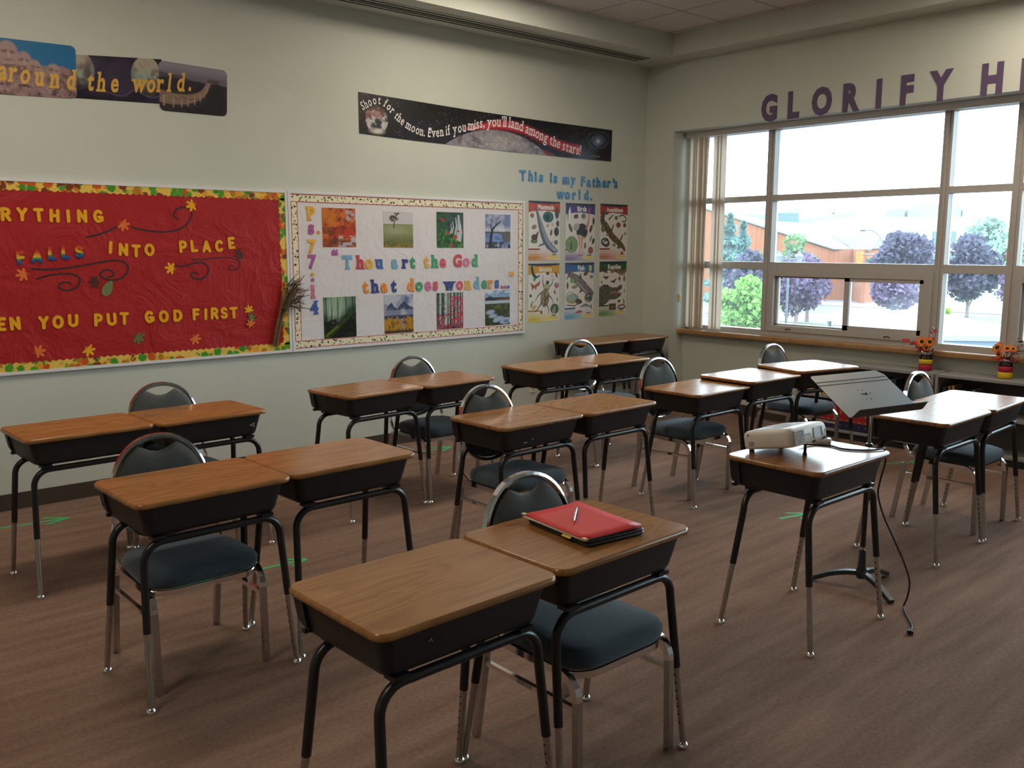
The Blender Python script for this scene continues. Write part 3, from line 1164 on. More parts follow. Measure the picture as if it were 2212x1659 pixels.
# rounded block capitals as strokes in a box 0..W by 0..1 (stroke centre lines)
STROKES = {
    'R': (.66, [[(.13, .13), (.13, .87)], [(.13, .87), (.33, .87)] + el(.33, .68, .2, .19, 90, -90) + [(.13, .49)], [(.33, .49), (.55, .13)]]),
    'Y': (.72, [[(.12, .87), (.36, .5), (.36, .13)], [(.60, .87), (.36, .5)]]),
    'T': (.70, [[(.12, .87), (.58, .87)], [(.35, .87), (.35, .13)]]),
    'H': (.70, [[(.13, .13), (.13, .87)], [(.57, .13), (.57, .87)], [(.13, .5), (.57, .5)]]),
    'I': (.28, [[(.14, .13), (.14, .87)]]),
    'N': (.72, [[(.13, .13), (.13, .87), (.59, .13), (.59, .87)]]),
    'G': (.76, [el(.38, .5, .25, .37, 45, 330, 20), [(.42, .44), (.63, .44), (.63, .24)]]),
    'F': (.60, [[(.13, .13), (.13, .87), (.49, .87)], [(.13, .52), (.43, .52)]]),
    'A': (.74, [[(.12, .13), (.37, .87), (.62, .13)], [(.22, .34), (.52, .34)]]),
    'L': (.58, [[(.13, .87), (.13, .13), (.48, .13)]]),
    'S': (.64, [el(.32, .68, .18, .19, 30, 270, 12) + el(.32, .31, .19, .18, 90, -150, 12)]),
    'O': (.80, [el(.4, .5, .27, .37, 0, 360, 24)]),
    'P': (.64, [[(.13, .13), (.13, .87), (.33, .87)] + el(.33, .66, .19, .21, 90, -90) + [(.13, .45)]]),
    'C': (.72, [el(.38, .5, .25, .37, 45, 315, 20)]),
    'E': (.60, [[(.49, .87), (.13, .87), (.13, .13), (.49, .13)], [(.13, .5), (.42, .5)]]),
    'U': (.74, [[(.13, .87), (.13, .40)] + el(.37, .38, .24, .25, 180, 360, 12) + [(.61, .87)]]),
    'D': (.74, [[(.13, .13), (.13, .87), (.30, .87)] + el(.30, .5, .31, .37, 90, -90, 14) + [(.13, .13)]]),
}


def stroke_letter(mb, ch, size, M, wd=0.235, depth=0.004, mi=0):
    W, ss = STROKES[ch]
    hw = wd / 2 * size
    step = 0
    for st in ss:
        pts = [((x - W / 2) * size, (y - 0.5) * size) for x, y in st]
        for i, (x, y) in enumerate(pts):
            step += 1
            mb.prism([(x + hw * math.cos(2 * PI * k / 12), y + hw * math.sin(2 * PI * k / 12)) for k in range(12)], 0, depth + step * 3e-5, mi, M)
        for (x0, y0), (x1, y1) in zip(pts, pts[1:]):
            L = math.hypot(x1 - x0, y1 - y0)
            if L < 1e-6:
                continue
            nx, ny = -(y1 - y0) / L * hw, (x1 - x0) / L * hw
            step += 1
            mb.prism([(x0 - nx, y0 - ny), (x1 - nx, y1 - ny), (x1 + nx, y1 + ny), (x0 + nx, y0 + ny)], 0, depth + step * 3e-5, mi, M)


UP = Matrix(((1, 0, 0, 0), (0, 0, -1, 0), (0, 1, 0, 0), (0, 0, 0, 1)))      # glyph plane -> wall plane (local)
BOARD = 0.016        # paper surface in front of the wall

# ------------------------------------------------------------------ red bulletin board
rb = thing('bulletin_board', 'red paper bulletin board with scalloped autumn-leaf border', 'bulletin board', (1.30, WALL_Y, 1.466))
RX0, RX1, RZ0, RZ1 = -1.62, 1.964, -0.604, 0.606     # local extents (board runs past the left of the picture)
MB().box((RX0 + 0.02, -BOARD, RZ0 + 0.02), (RX1 - 0.02, -0.002, RZ1 - 0.02)).build('paper', REDPAPER, rb)
f = MB()
for a, b in (((RX0, RZ1 - 0.02), (RX1, RZ1)), ((RX0, RZ0), (RX1, RZ0 + 0.02)), ((RX0, RZ0 + 0.02), (RX0 + 0.02, RZ1 - 0.02)), ((RX1 - 0.02, RZ0 + 0.02), (RX1, RZ1 - 0.02))):
    f.box((a[0], -0.022, a[1]), (b[0], -0.001, b[1]))
f.build('board_frame', WHITEMETAL, rb)


def scallop(x0, x1, z_out, z_in, horizontal=True, n_per=0.042):
    L = x1 - x0
    n = int(L / n_per)
    up = [(x0, z_out), (x1, z_out)]
    lo = []
    for i in range(n):
        for k in range(6):
            t = (i + k / 6) / n
            lo.append((x1 - t * L, z_in + (z_in - z_out) * 0.22 * abs(math.sin(PI * (t * n)))))
    lo.append((x0, z_in))
    poly = up + lo
    if not horizontal:
        poly = [(b_, a_) for a_, b_ in poly]
    return poly


for poly in (scallop(RX0 + 0.02, RX1 - 0.02, RZ1 - 0.02, RZ1 - 0.066), scallop(RX0 + 0.02, RX1 - 0.02, RZ0 + 0.02, RZ0 + 0.066),
             scallop(RZ0 + 0.06, RZ1 - 0.06, RX1 - 0.02, RX1 - 0.064, False)):
    MB().prism(poly, BOARD + 0.0008, BOARD + 0.0022, 0, UP).build('border_strip', LEAFBORDER, rb)

SW = [[(1.828, 1.717), (1.896, 1.731), (1.976, 1.759), (2.035, 1.791)],
      [(2.119, 1.787), (2.208, 1.766), (2.328, 1.756), (2.433, 1.773), (2.503, 1.817), (2.535, 1.874), (2.523, 1.912), (2.48, 1.926), (2.431, 1.909), (2.408, 1.876), (2.418, 1.853), (2.444, 1.844)],
      [(1.493, 1.521), (1.575, 1.513), (1.673, 1.518), (1.799, 1.536), (1.919, 1.557), (2.007, 1.567), (2.06, 1.556), (2.083, 1.519), (2.068, 1.478), (2.026, 1.445), (1.964, 1.439), (1.913, 1.458), (1.904, 1.481), (1.933, 1.503), (1.968, 1.501), (1.989, 1.479), (1.979, 1.464), (1.948, 1.459)],
      [(1.519, 1.454), (1.589, 1.475), (1.671, 1.485), (1.736, 1.48), (1.772, 1.457), (1.77, 1.421), (1.743, 1.391), (1.696, 1.377), (1.652, 1.392), (1.65, 1.416), (1.675, 1.43), (1.708, 1.427), (1.72, 1.416)],
      [(2.405, 1.524), (2.468, 1.525), (2.527, 1.541), (2.577, 1.546), (2.621, 1.531), (2.634, 1.492), (2.612, 1.448), (2.561, 1.43), (2.512, 1.446), (2.508, 1.467), (2.534, 1.476), (2.563, 1.464)],
      [(2.519, 1.568), (2.608, 1.569), (2.689, 1.577), (2.771, 1.58), (2.833, 1.57), (2.869, 1.542), (2.862, 1.508), (2.819, 1.489), (2.783, 1.504), (2.794, 1.521), (2.815, 1.518)]]


def smooth_path(p, k=5):
    """Catmull-Rom through the points"""
    out = []
    n = len(p)
    for i in range(n - 1):
        a, b, c, d = p[max(i - 1, 0)], p[i], p[i + 1], p[min(i + 2, n - 1)]
        for j in range(k):
            t = j / k
            out.append(tuple(0.5 * (2 * b[q] + (c[q] - a[q]) * t + (2 * a[q] - 5 * b[q] + 4 * c[q] - d[q]) * t * t + (3 * b[q] - a[q] - 3 * c[q] + d[q]) * t ** 3) for q in range(len(b))))
    out.append(tuple(p[-1]))
    return out


for si, sw_ in enumerate(SW):
    sp_ = smooth_path([(x - 1.30, z - 1.466) for x, z in sw_])
    wd = 0.0035 if si == 5 else 0.0055
    MB().tube([(x, -BOARD - 0.0012, z) for x, z in sp_], prof=[(-wd, -0.0008), (wd, -0.0008), (wd, 0.0008), (-wd, 0.0008)], up=(0, 1, 0)).build('drawn_swirl', INK, rb)

NR = Nodes('rainbow_card')
g_ = NR.n('ShaderNodeTexCoord')
s_ = NR.n('ShaderNodeSeparateXYZ')
NR.l(g_.outputs['Generated'], s_.inputs[0])
n_ = NR.noise(g_.outputs['Object'], 160, 2)
z_ = NR.math('ADD', s_.outputs['Z'], NR.math('MULTIPLY', NR.math('SUBTRACT', n_, 0.5), 0.12))
NR.bsdf(NR.ramp(z_, [(0.0, lin('#24366f')), (0.22, lin('#2a5f9c')), (0.36, lin('#2f8f5c')), (0.48, lin('#d9b43a')), (0.66, lin('#d98a34')), (0.82, lin('#c3452a'))]), 0.7, 0, 0.2)
RAINBOW = NR.m


def word_labels(words):
    """[(letter, word, ordinal or '')] for a list of (word, visible letters)"""
    out = []
    for wname, letters in words:
        for i, c in enumerate(letters):
            same = [j for j, q in enumerate(letters) if q == c]
            o = '' if len(same) == 1 else ['first ', 'second ', 'third ', 'fourth '][same.index(i)]
            out.append((c, wname, o))
    return out


red_words = [('EVERYTHING', 'RYTHING'), ('FALLS', 'FALLS'), ('INTO', 'INTO'), ('PLACE', 'PLACE'), ('WHEN', 'EN'), ('YOU', 'YOU'), ('PUT', 'PUT'), ('GOD', 'GOD'), ('FIRST', 'FIRST')]
red_pos = [(1.375, 1.851), (1.466, 1.853), (1.56, 1.851), (1.651, 1.849), (1.732, 1.848), (1.815, 1.85), (1.914, 1.851),
           (1.441, 1.587), (1.532, 1.595), (1.621, 1.612), (1.7, 1.619), (1.782, 1.625), (1.978, 1.651), (2.059, 1.637), (2.141, 1.628), (2.23, 1.635),
           (2.46, 1.656), (2.538, 1.661), (2.628, 1.658), (2.721, 1.661), (2.813, 1.683),
           (1.302, 1.183), (1.378, 1.183), (1.541, 1.179), (1.625, 1.179), (1.716, 1.183), (1.871, 1.179), (1.955, 1.179), (2.037, 1.18), (2.203, 1.182), (2.3, 1.181), (2.398, 1.182),
           (2.528, 1.184), (2.598, 1.182), (2.662, 1.185), (2.734, 1.184), (2.807, 1.182)]
for i, ((c, wname, o), (x, z)) in enumerate(zip(word_labels(red_words), red_pos)):
    rain = wname == 'FALLS'
    mb = MB()
    tilt = random.uniform(-3, 3) + (-6 if wname == 'INTO' and c in 'IN' else 0) + (8 if rain and c == 'F' else 0)
    stroke_letter(mb, c, 0.088, UP @ Matrix.Rotation(math.radians(tilt), 4, 'Z'))
    ob = mb.build('paper_letter', RAINBOW if rain else YELLOW, None, (x, WALL_Y - BOARD - 0.001, z))
    tag(ob, ('rainbow-striped' if rain else 'yellow') + ' card letter %s, the %s%s of the word %s on the red board' % (c, o, c, wname), 'letter', 'card letters on the red board')

OAK = []
for th_, r_ in ((0, 1.0), (14, .80), (24, .42), (40, .86), (52, .95), (64, .80), (76, .40), (92, .72), (104, .84), (118, .66), (130, .34), (150, .5), (166, .30), (176, .16)):
    OAK.append((math.radians(th_), r_))
oak = [(r * math.cos(a), r * math.sin(a)) for a, r in OAK] + [(-0.62, 0.05), (-0.62, -0.05)] + [(r * math.cos(-a), r * math.sin(-a)) for a, r in OAK[::-1][:-1]]
LC = {'orange': '#e0702c', 'yellow': '#e6b832', 'brown': '#4a2418', 'green': '#5f7040'}
leafs = [('orange', 2.066, 1.802, -45, 'under the letter G of EVERYTHING'), ('yellow', 2.542, 1.942, 200, 'at the curl above the word PLACE'), ('brown', 2.877, 1.605, 200, 'under the last letter of PLACE'),
         ('yellow', 2.373, 1.508, 170, 'at the start of the swirl under PLACE'), ('orange', 1.449, 1.485, 190, 'under the rainbow letter F'), ('brown', 1.872, 1.428, 180, 'at the end of the long swirl under FALLS'),
         ('simple', 1.945, 1.385, 60, ''), ('yellow', 2.925, 1.195, 100, 'beside the T of FIRST'), ('green', 2.936, 1.139, 20, 'between the yellow and orange leaves beside FIRST'), ('orange', 2.937, 1.093, 130, 'lowest of the cluster beside FIRST'),
         ('green', 2.117, 1.046, -30, 'below the word PUT'), ('orange', 2.511, 1.016, -60, 'below the word FIRST'), ('orange', 1.495, 0.997, 10, 'below the word YOU, near the bottom border'), ('yellow', 1.796, 0.988, -50, 'below the word PUT, near the bottom border')]
for k, (c, x, z, rot, where) in enumerate(leafs):
    M = UP @ Matrix.Rotation(math.radians(rot), 4, 'Z')
    off = 0.0012 + (0.0016 * (k - 6) if 7 <= k <= 9 else 0)
    if c == 'simple':
        poly = [(0.055 * math.cos(a), 0.030 * math.sin(a) * (1 - 0.3 * math.cos(a))) for a in np.linspace(0, 2 * PI, 25)[:-1]]
        ob = MB().prism(poly, 0, 0.002, 0, M).build('paper_leaf', mat('olive_card', lin('#6f7a4c'), 0.6), None, (x, WALL_Y - BOARD - off, z))
        tag(ob, 'plain oval olive-green paper leaf below the dark brown leaf on the red board', 'paper leaf', 'paper leaves on the red board')
        continue
    S_ = 0.050 if k not in (7, 8, 9) else 0.042
    ob = MB().prism([(a * S_, b * S_) for a, b in oak], 0, 0.002, 0, M).build('paper_leaf', mat(c + '_card', lin(LC[c]), 0.6, vary=0.06), None, (x, WALL_Y - BOARD - off, z))
    tag(ob, '%s lobed paper leaf %s' % (c, where), 'paper leaf', 'paper leaves on the red board')

# bundle of dried grass pinned to the corner of the red board
gb = thing('dried_grass_bundle', 'bundle of dried brown grass leaning over the lower right border of the red board', 'dried grass', (3.115, WALL_Y - 0.03, 0.92))
STRAW = mat('dry_straw', (0.20, 0.145, 0.07), 0.8, vary=0.2)
SEED = mat('dark_seed_head', (0.070, 0.040, 0.022), 0.85, vary=0.25)
st_, hd_ = MB(), MB()
for i in range(46):
    t = random.uniform(-1, 1)
    d = random.uniform(0, 0.022)
    top = (0.145 + 0.05 * t + random.uniform(-0.02, 0.02), -0.01 - d, 0.39 + random.uniform(-0.10, 0.09) - 0.05 * max(t, 0))
    pts = smooth_path([(0.02 * t, -d * 0.6, 0.0), (0.035 + 0.02 * t, -d, 0.16), (0.085 + 0.035 * t, -d, 0.29), top], 3)
    st_.tube(pts, 0.0016, 4)
    if i < 38:
        a = Vector(top)
        dv = Vector((random.uniform(0.02, 0.12), random.uniform(-0.012, 0.008), random.uniform(-0.03, 0.10)))
        hd_.tube([a, a + dv * 0.5, a + dv], [0.004, 0.003, 0.0008], 4)
        for q in range(4):
            b0 = a + dv * (q / 4)
            hd_.tube([b0, b0 + Vector((random.uniform(-0.03, 0.045), random.uniform(-0.008, 0.008), random.uniform(-0.02, 0.04)))], [0.0016, 0.0006], 3)
hd_.tube(smooth_path([(0.075, -0.022, 0.27), (0.12, -0.026, 0.35), (0.165, -0.026, 0.41), (0.20, -0.024, 0.425)], 4), [0.018] * 8 + [0.013] * 4 + [0.004], 7)
st_.build('stems', STRAW, gb)
hd_.build('seed_heads', SEED, gb)

# ------------------------------------------------------------------ white bulletin board
wbd = thing('bulletin_board', 'white paper bulletin board with leaf-print border, nature photos and coloured letters', 'bulletin board', (4.461, WALL_Y, 1.466))
WX, WZ = 1.192, 0.606
MB().box((-WX + 0.02, -BOARD, -WZ + 0.02), (WX - 0.02, -0.002, WZ - 0.02)).build('paper', WHITEPAPER, wbd)
f = MB()
for a, b in (((-WX, WZ - 0.02), (WX, WZ)), ((-WX, -WZ), (WX, -WZ + 0.02)), ((-WX, -WZ + 0.02), (-WX + 0.02, WZ - 0.02)), ((WX - 0.02, -WZ + 0.02), (WX, WZ - 0.02))):
    f.box((a[0], -0.022, a[1]), (b[0], -0.001, b[1]))
f.build('board_frame', WHITEMETAL, wbd)
REDLINE = mat('red_border_line', lin('#b8322c'), 0.5)
for a, b in (((-WX + 0.02, WZ - 0.082), (WX - 0.02, WZ - 0.024)), ((-WX + 0.02, -WZ + 0.024), (WX - 0.02, -WZ + 0.082)), ((-WX + 0.024, -WZ + 0.082), (-WX + 0.078, WZ - 0.082)), ((WX - 0.078, -WZ + 0.082), (WX - 0.024, WZ - 0.082))):
    m = MB().box((a[0], -BOARD - 0.002, a[1]), (b[0], -BOARD, b[1]))
    e = 0.0045
    if b[0] - a[0] > b[1] - a[1]:
        m.box((a[0], -BOARD - 0.0026, a[1]), (b[0], -BOARD - 0.0021, a[1] + e), 1).box((a[0], -BOARD - 0.0026, b[1] - e), (b[0], -BOARD - 0.0021, b[1]), 1)
    else:
        m.box((a[0], -BOARD - 0.0026, a[1]), (a[0] + e, -BOARD - 0.0021, b[1]), 1).box((b[0] - e, -BOARD - 0.0026, a[1]), (b[0], -BOARD - 0.0021, b[1]), 1)
    m.build('border_strip', [CREAMBORDER, REDLINE], wbd)

CC = {'yellow': '#e0aa30', 'purple': '#a8589a', 'orange': '#e28a32', 'pink': '#cf6f95', 'light blue': '#74a6c6', 'red': '#c23a48', 'blue': '#3f5fa8', 'navy': '#2f3f86', 'green': '#3f9a68', 'rose': '#d0526a'}


def shiny(c):
    a = lin(CC[c])
    return mat('foil_' + c.replace(' ', '_'), a, 0.38, 0, 0.5, vary=0.22, scale=26)


def put_letter(ch, x, z, col, size, lab, group, bold=0.045, slab=True, tilt=0.0, sq=1.0, m=None, off=BOARD + 0.0015, name='paper_letter', depth=0.0035, cat='letter'):
    mb = MB()
    add_glyph(mb, ch, size, UP @ Matrix.Rotation(math.radians(tilt), 4, 'Z'), bold, slab, depth, 0, 0, 'c', sq)
    ob = mb.build(name, m or shiny(col), None, (x, WALL_Y - off, z))
    return tag(ob, lab, cat, group)


GW = 'coloured letters on the white board'
for ch, x, z, c, lab in (('P', 3.463, 1.862, 'yellow', 'yellow capital P at the top of the vertical column on the white board'), ('s', 3.456, 1.757, 'purple', 'purple letter s under the yellow P on the white board'),
                         ('.', 3.517, 1.757, 'orange', 'orange full stop beside the purple s on the white board'), ('7', 3.458, 1.612, 'yellow', 'yellow number 7 in the column on the white board'),
                         ('7', 3.457, 1.497, 'purple', 'purple number 7 under the yellow 7 on the white board'), ('.', 3.456, 1.438, 'yellow', 'yellow upper dot of the colon under the purple 7'),
                         ('.', 3.455, 1.396, 'purple', 'purple lower dot of the colon under the purple 7'), ('1', 3.457, 1.268, 'pink', 'pink number 1 in the column on the white board'),
                         ('4', 3.462, 1.145, 'blue', 'blue number 4 at the foot of the column on the white board'), ('\u201c', 3.658, 1.535, 'purple', 'pink-purple opening quotation mark on the white board'),
                         ('\u201d', 5.495, 1.333, 'yellow', 'yellow closing quotation mark at the right end of the white board')):
    put_letter(ch, x, z, c, 0.100, lab, GW, tilt=random.uniform(-3, 3), sq=0.95)
l1 = [('Thou', 'Thou', ['light blue', 'red', 'yellow', 'blue'], [3.767, 3.883, 3.965, 4.062], 1.487), ('art', 'art', ['light blue', 'navy', 'green'], [4.214, 4.318, 4.389], 1.485),
      ('the', 'the', ['yellow', 'green', 'rose'], [4.534, 4.62, 4.705], 1.487), ('God', 'God', ['red', 'pink', 'green'], [4.864, 4.964, 5.056], 1.489),
      ('that', 'that', ['orange', 'navy', 'orange', 'navy'], [3.929, 4.018, 4.108, 4.198], 1.293), ('does', 'does', ['orange', 'green', 'pink', 'rose'], [4.365, 4.454, 4.547, 4.626], 1.294),
      ('wonders', 'wonders', ['navy', 'rose', 'yellow', 'light blue', 'green', 'orange', 'blue'], [4.774, 4.888, 4.978, 5.075, 5.166, 5.242, 5.317], 1.291)]
for wname, ls, cs, xs, z in l1:
    for (c, _, o), col, x in zip(word_labels([(wname, ls)]), cs, xs):
        put_letter(c, x, z, col, 0.104, '%s paper letter %s, the %s%s of the word %s on the white board' % (col, c, o, c, wname), GW, tilt=random.uniform(-3, 3), sq=0.92)
for c, x, o in (('red', 5.377, 'first'), ('purple', 5.415, 'middle'), ('blue', 5.452, 'last')):
    put_letter('.', x, 1.287, c, 0.104, '%s dot, %s of the three after the word wonders' % (c, o), GW)

# ------------------------------------------------------------------ blue wall letters
NB = Nodes('blue_foil_letters')
nb_ = NB.noise(NB.coord('Object'), 22, 3)
NB.bsdf(NB.ramp(nb_, [(0.35, lin('#14507f')), (0.65, lin('#4a9ad4'))]), 0.35, 0, 0.5)
bw = [('This', 'This', [5.643, 5.739, 5.806, 5.872], [2.256, 2.258, 2.258, 2.257]), ('is', 'is', [5.999, 6.057], [2.257, 2.256]), ('my', 'my', [6.199, 6.292], [2.251, 2.253]),
      ('Fathers', 'Father\u2019s', [6.43, 6.511, 6.579, 6.651, 6.733, 6.802, 6.866, 6.904], [2.241, 2.241, 2.241, 2.242, 2.244, 2.245, 2.243, 2.246]), ('world', 'world.', [6.126, 6.218, 6.312, 6.385, 6.481, 6.548], [2.113, 2.112, 2.111, 2.113, 2.113, 2.113])]
for wname, ls, xs, zs in bw:
    for (c, _, o), x, z in zip(word_labels([(wname, ls)]), xs, zs):
        nmz = {'.': 'full stop', '\u2019': 'apostrophe'}.get(c, 'letter ' + c)
        put_letter(c, x, z, '', 0.095, 'blue wall %s, the %s%s in the word %s above the animal posters' % (nmz, o, 'one' if c in '.\u2019' else c, wname), 'blue letters above the posters', bold=0.05, slab=False, tilt=random.uniform(-5, 5), m=NB.m, off=0.001, sq=0.95)

# ------------------------------------------------------------------ purple letters over the window
PURPLE = mat('purple_card', lin('#5a4668'), 0.6, vary=0.05)
for ch, y, o in (('G', 4.822, ''), ('L', 4.573, ''), ('O', 4.300, ''), ('R', 4.027, ''), ('I', 3.786, 'first '), ('F', 3.551, ''), ('Y', 3.284, ''), ('H', 2.903, ''), ('I', 2.680, 'second ')):
    mb = MB()
    add_glyph(mb, ch, 0.222, Matrix(((0, 0, -1, 0), (-1, 0, 0, 0), (0, 1, 0, 0), (0, 0, 0, 1))), 0.05, False, 0.006, 0, 0, 'c', .74)
    tag(mb.build('wall_letter', PURPLE, None, (WALL_X - 0.001, y, 2.803)), 'large purple card letter %s, %sin the row above the window' % (ch, ('the %s%s ' % (o, ch)) if o else ''), 'letter', 'purple letters above the window')
# ------------------------------------------------------------------ nature photographs on the white board
def photo_autumn(p):
    n = p.noise(28, 1, 3)
    p.A[:] = lin('#a9482a')
    p.put((n - 0.45) * 6, '#d9772e', .8)
    p.put((0.42 - n) * 6, '#5a2a18', .8)
    p.ell(.06, .23, .07, .06, '#d0802a', 0, .6, 8)
    p.put(((p.noise(40, 5) - .5) * 8) * (p.Y > .2) * (p.X > .17), '#b9b2b8', .8)
    p.rect(0, .10, .3, .155, '#4a3420', .55)
    p.put(((p.noise(30, 9) - .38) * 6) * (p.Y < .15) * (p.X > .11) * (p.Y > .07), '#c4402a', .9)
    p.rect(0, 0, .3, .06, '#6b4a34', .5)
    p.put(((p.noise(26, 12, 2, .7, 1.6) - .45) * 5) * (p.Y < .09) * (p.X > .14), '#c5bcc4', .9)


def photo_tree(p):
    p.A[:] = lin('#c9c6cc')
    g = np.clip(1 - p.Y / .19, 0, 1)
    p.put((p.Y < .19).astype(float), '#8f9468')
    p.put(np.clip((.12 - p.Y) * 12, 0, 1), '#5a6030', .9)
    p.put((p.noise(60, 3, 2, 3, .6) - .5) * 3 * g, '#a09a50', .6)
    p.put(np.clip((.05 - p.Y) * 25, 0, 1) * (p.noise(50, 4) > .55), '#b08a2c', .7)
    p.ell(.12, .14, .10, .035, '#a8ac90', 0, .5, 8)
    p.seg([(.10, .16), (.104, .20), (.095, .235)], [.009, .007, .004], '#3a3a2c')
    p.seg([(.104, .195), (.13, .235)], .005, '#3a3a2c')
    m = np.zeros(p.X.shape)
    for cx, cy, rx, ry in ((.085, .235, .035, .03), (.115, .255, .035, .03), (.14, .27, .022, .018), (.075, .225, .02, .02), (.13, .235, .02, .018)):
        m = np.maximum(m, np.clip((1 - np.hypot((p.X - cx) / rx, (p.Y - cy) / ry)) * 3, 0, 1))
    p.put(m * ((p.noise(90, 6) > .42)), '#4a4e3a')


def photo_fall(p):
    n = p.noise(40, 2)
    p.A[:] = lin('#2f5a34')
    p.put((n - .5) * 6, '#16281a', .8)
    p.put(((p.noise(55, 8) - .52) * 6) * (p.Y < .16), '#5f9438', .9)
    p.put(((p.noise(40, 11) - .40) * 5) * (p.Y > .13) * (p.X > .10), '#4c5054', .85)
    for x, w, y0, y1 in ((.235, .035, .08, .27), (.205, .018, .12, .25), (.255, .02, .06, .2), (.17, .012, .13, .22), (.15, .010, .12, .20)):
        p.seg([(x, y1), (x + .01, (y0 + y1) / 2), (x - .005, y0)], [w * .6, w, w * 1.2], '#c8d2de', .75)
    for x, y in ((.05, .24), (.07, .23), (.12, .13), (.20, .08), (.21, .09), (.19, .10), (.15, .02), (.17, .015), (.23, .14), (.11, .12)):
        p.ell(x, y, .013, .010, '#c23248')


def photo_lake_tree(p):
    p.A[:] = lin('#6f7fae')
    p.put((p.noise(16, 4) - .5) * 5, '#c9cede', .7)
    p.put(np.clip((.20 - p.Y) * 20, 0, 1) * np.clip((p.Y - .13) * 30, 0, 1), '#dcd8d4', .8)
    p.rect(0, .13, .3, .147, '#4a4b52', .9)
    p.rect(0, .04, .3, .13, '#5a74ae', .95)
    p.put((p.noise(30, 7, 2, .5, 2) - .5) * 5 * (p.Y < .13), '#8fa6d8', .6)
    p.put(((p.noise(40, 9) - .35) * 5) * (p.Y < .055), '#2c2a20', .95)
    p.ell(.25, .10, .06, .05, '#5a5340', 0, .9, 3)
    p.seg([(.06, .03), (.065, .11), (.085, .17), (.12, .20), (.18, .24)], [.036, .028, .022, .014, .006], '#241d1c')
    p.seg([(.075, .15), (.06, .20), (.09, .26)], [.015, .01, .004], '#2a2324')
    for i in range(26):
        a = rng.uniform(.4, 2.9)
        x0, y0 = .06 + rng.uniform(0, .12), .19 + rng.uniform(0, .05)
        p.seg([(x0, y0), (x0 + .06 * math.cos(a), y0 + .05 * math.sin(a))], .003, '#39303a', .8)


def photo_forest(p):
    p.A[:] = lin('#2b4534')
    p.ell(.10, .25, .10, .09, '#9fb8a4', 0, .8, 14)
    p.ell(.20, .29, .08, .05, '#86a58c', 0, .6, 12)
    for x in (.02, .07, .125, .20, .26):
        p.seg([(x, .33), (x + .004, .1)], .008, '#18241a', .9)
    for x in (.06, .10, .15):
        p.seg([(x + .02, .33), (x - .02, .13)], .022, '#b9cdb8', .25)
    p.put(((p.noise(34, 3) - .30) * 6) * (p.Y < .15 + .25 * (p.X - .1)), '#15160f', .95)
    p.seg([(.02, .01), (.12, .08), (.27, .20)], [.05, .035, .02], '#2f4716', .9)
    p.seg([(.02, .02), (.12, .09)], .018, '#5a7a1c', .9)
    p.seg([(.08, .11), (.16, .13)], .008, '#5a3424', .8)


def photo_mountain(p):
    p.A[:] = lin('#8d95b4')
    p.put((p.noise(14, 3) - .42) * 5 * (p.Y > .2), '#c6c6d0', .8)
    p.put((p.noise(18, 8) - .6) * 6 * (p.Y > .24), '#5a638a', .8)
    ins = p.poly([(0, .15), (.03, .22), (.07, .255), (.10, .215), (.13, .20), (.16, .235), (.20, .265), (.24, .225), (.30, .20), (.30, .12), (0, .12)], '#3d4866')
    p.put(ins * (p.noise(40, 4) > .55), '#59658a', .8)
    p.rect(0, .135, .3, .19, '#8f97ac', .75)
    p.put(np.clip((p.noise(16, 5) - .45) * 5, 0, 1) * (p.Y > .15) * (p.Y < .2), '#c0c4cf', .7)
    p.rect(0, .115, .3, .15, '#2b3a58', .8)
    p.put(((p.Y < .10 + .05 * p.noise(24, 6, 2, 2, 0)) & ((p.X < .17) | (p.X > .19))).astype(float), '#b8862a')
    p.put(((p.noise(60, 9, 2, 1.5, .6) - .55) * 6) * (p.Y < .13), '#5a4416', .8)
    p.put(np.clip((.035 - p.Y) * 40, 0, 1), '#1f1a12', .9)


def photo_birch(p):
    p.A[:] = lin('#4e5e58')
    p.put((p.noise(40, 3) - .5) * 5, '#2c3a34', .8)
    for x, w in ((.04, .02), (.10, .032), (.135, .012), (.17, .018), (.21, .012), (.245, .014), (.275, .010)):
        p.seg([(x, .34), (x - .003, .05)], w, '#b9c4c0', .95)
        for k in range(6):
            y = rng.uniform(.08, .32)
            p.seg([(x - w / 2, y), (x + w * .1, y + .004)], .004, '#20262a', .9)
    red = (p.noise(50, 8) - .46) * 7
    p.put(red * (p.Y < .13 + .15 * (p.X > .13)) * (p.noise(20, 12) > .3), '#b93a50', .95)
    p.put((p.noise(60, 15) - .6) * 8 * (p.Y < .12), '#d95a6e', .9)
    p.put((p.noise(60, 19) - .62) * 8 * (p.Y < .14), '#20191c', .8)


def photo_lake(p):
    p.A[:] = lin('#3a4426')
    p.rect(0, .25, .3, .4, '#86a8cf')
    p.put(np.clip((p.Y - .26) * 14, 0, 1), '#5a88bf')
    p.put((p.noise(16, 2, 3, 1, 2.5) - .5) * 6 * (p.Y > .26), '#e2e6ec', .8)
    p.poly([(0, .235), (.05, .265), (.10, .25), (.16, .235), (.3, .235), (.3, .215), (0, .215)], '#2a3442')
    p.poly([(.12, .225), (.2, .245), (.26, .25), (.3, .24), (.3, .21), (.12, .21)], '#6a4a32')
    p.rect(0, .195, .3, .225, '#b9cce0', .9)
    p.put((p.noise(24, 6) - .5) * 5 * (p.Y < .2), '#6a7038', .8)
    p.put((p.noise(26, 9) - .55) * 6 * (p.Y < .18), '#23280f', .8)
    for cx, cy, rx, ry in ((.06, .12, .05, .02), (.09, .085, .05, .018), (.16, .06, .06, .02), (.24, .035, .07, .03), (.13, .04, .04, .016)):
        p.ell(cx, cy, rx, ry, '#a9bbd6', .1, .95, 2)
    p.ell(.25, .03, .03, .014, '#4a6fae', 0, .8, 2)


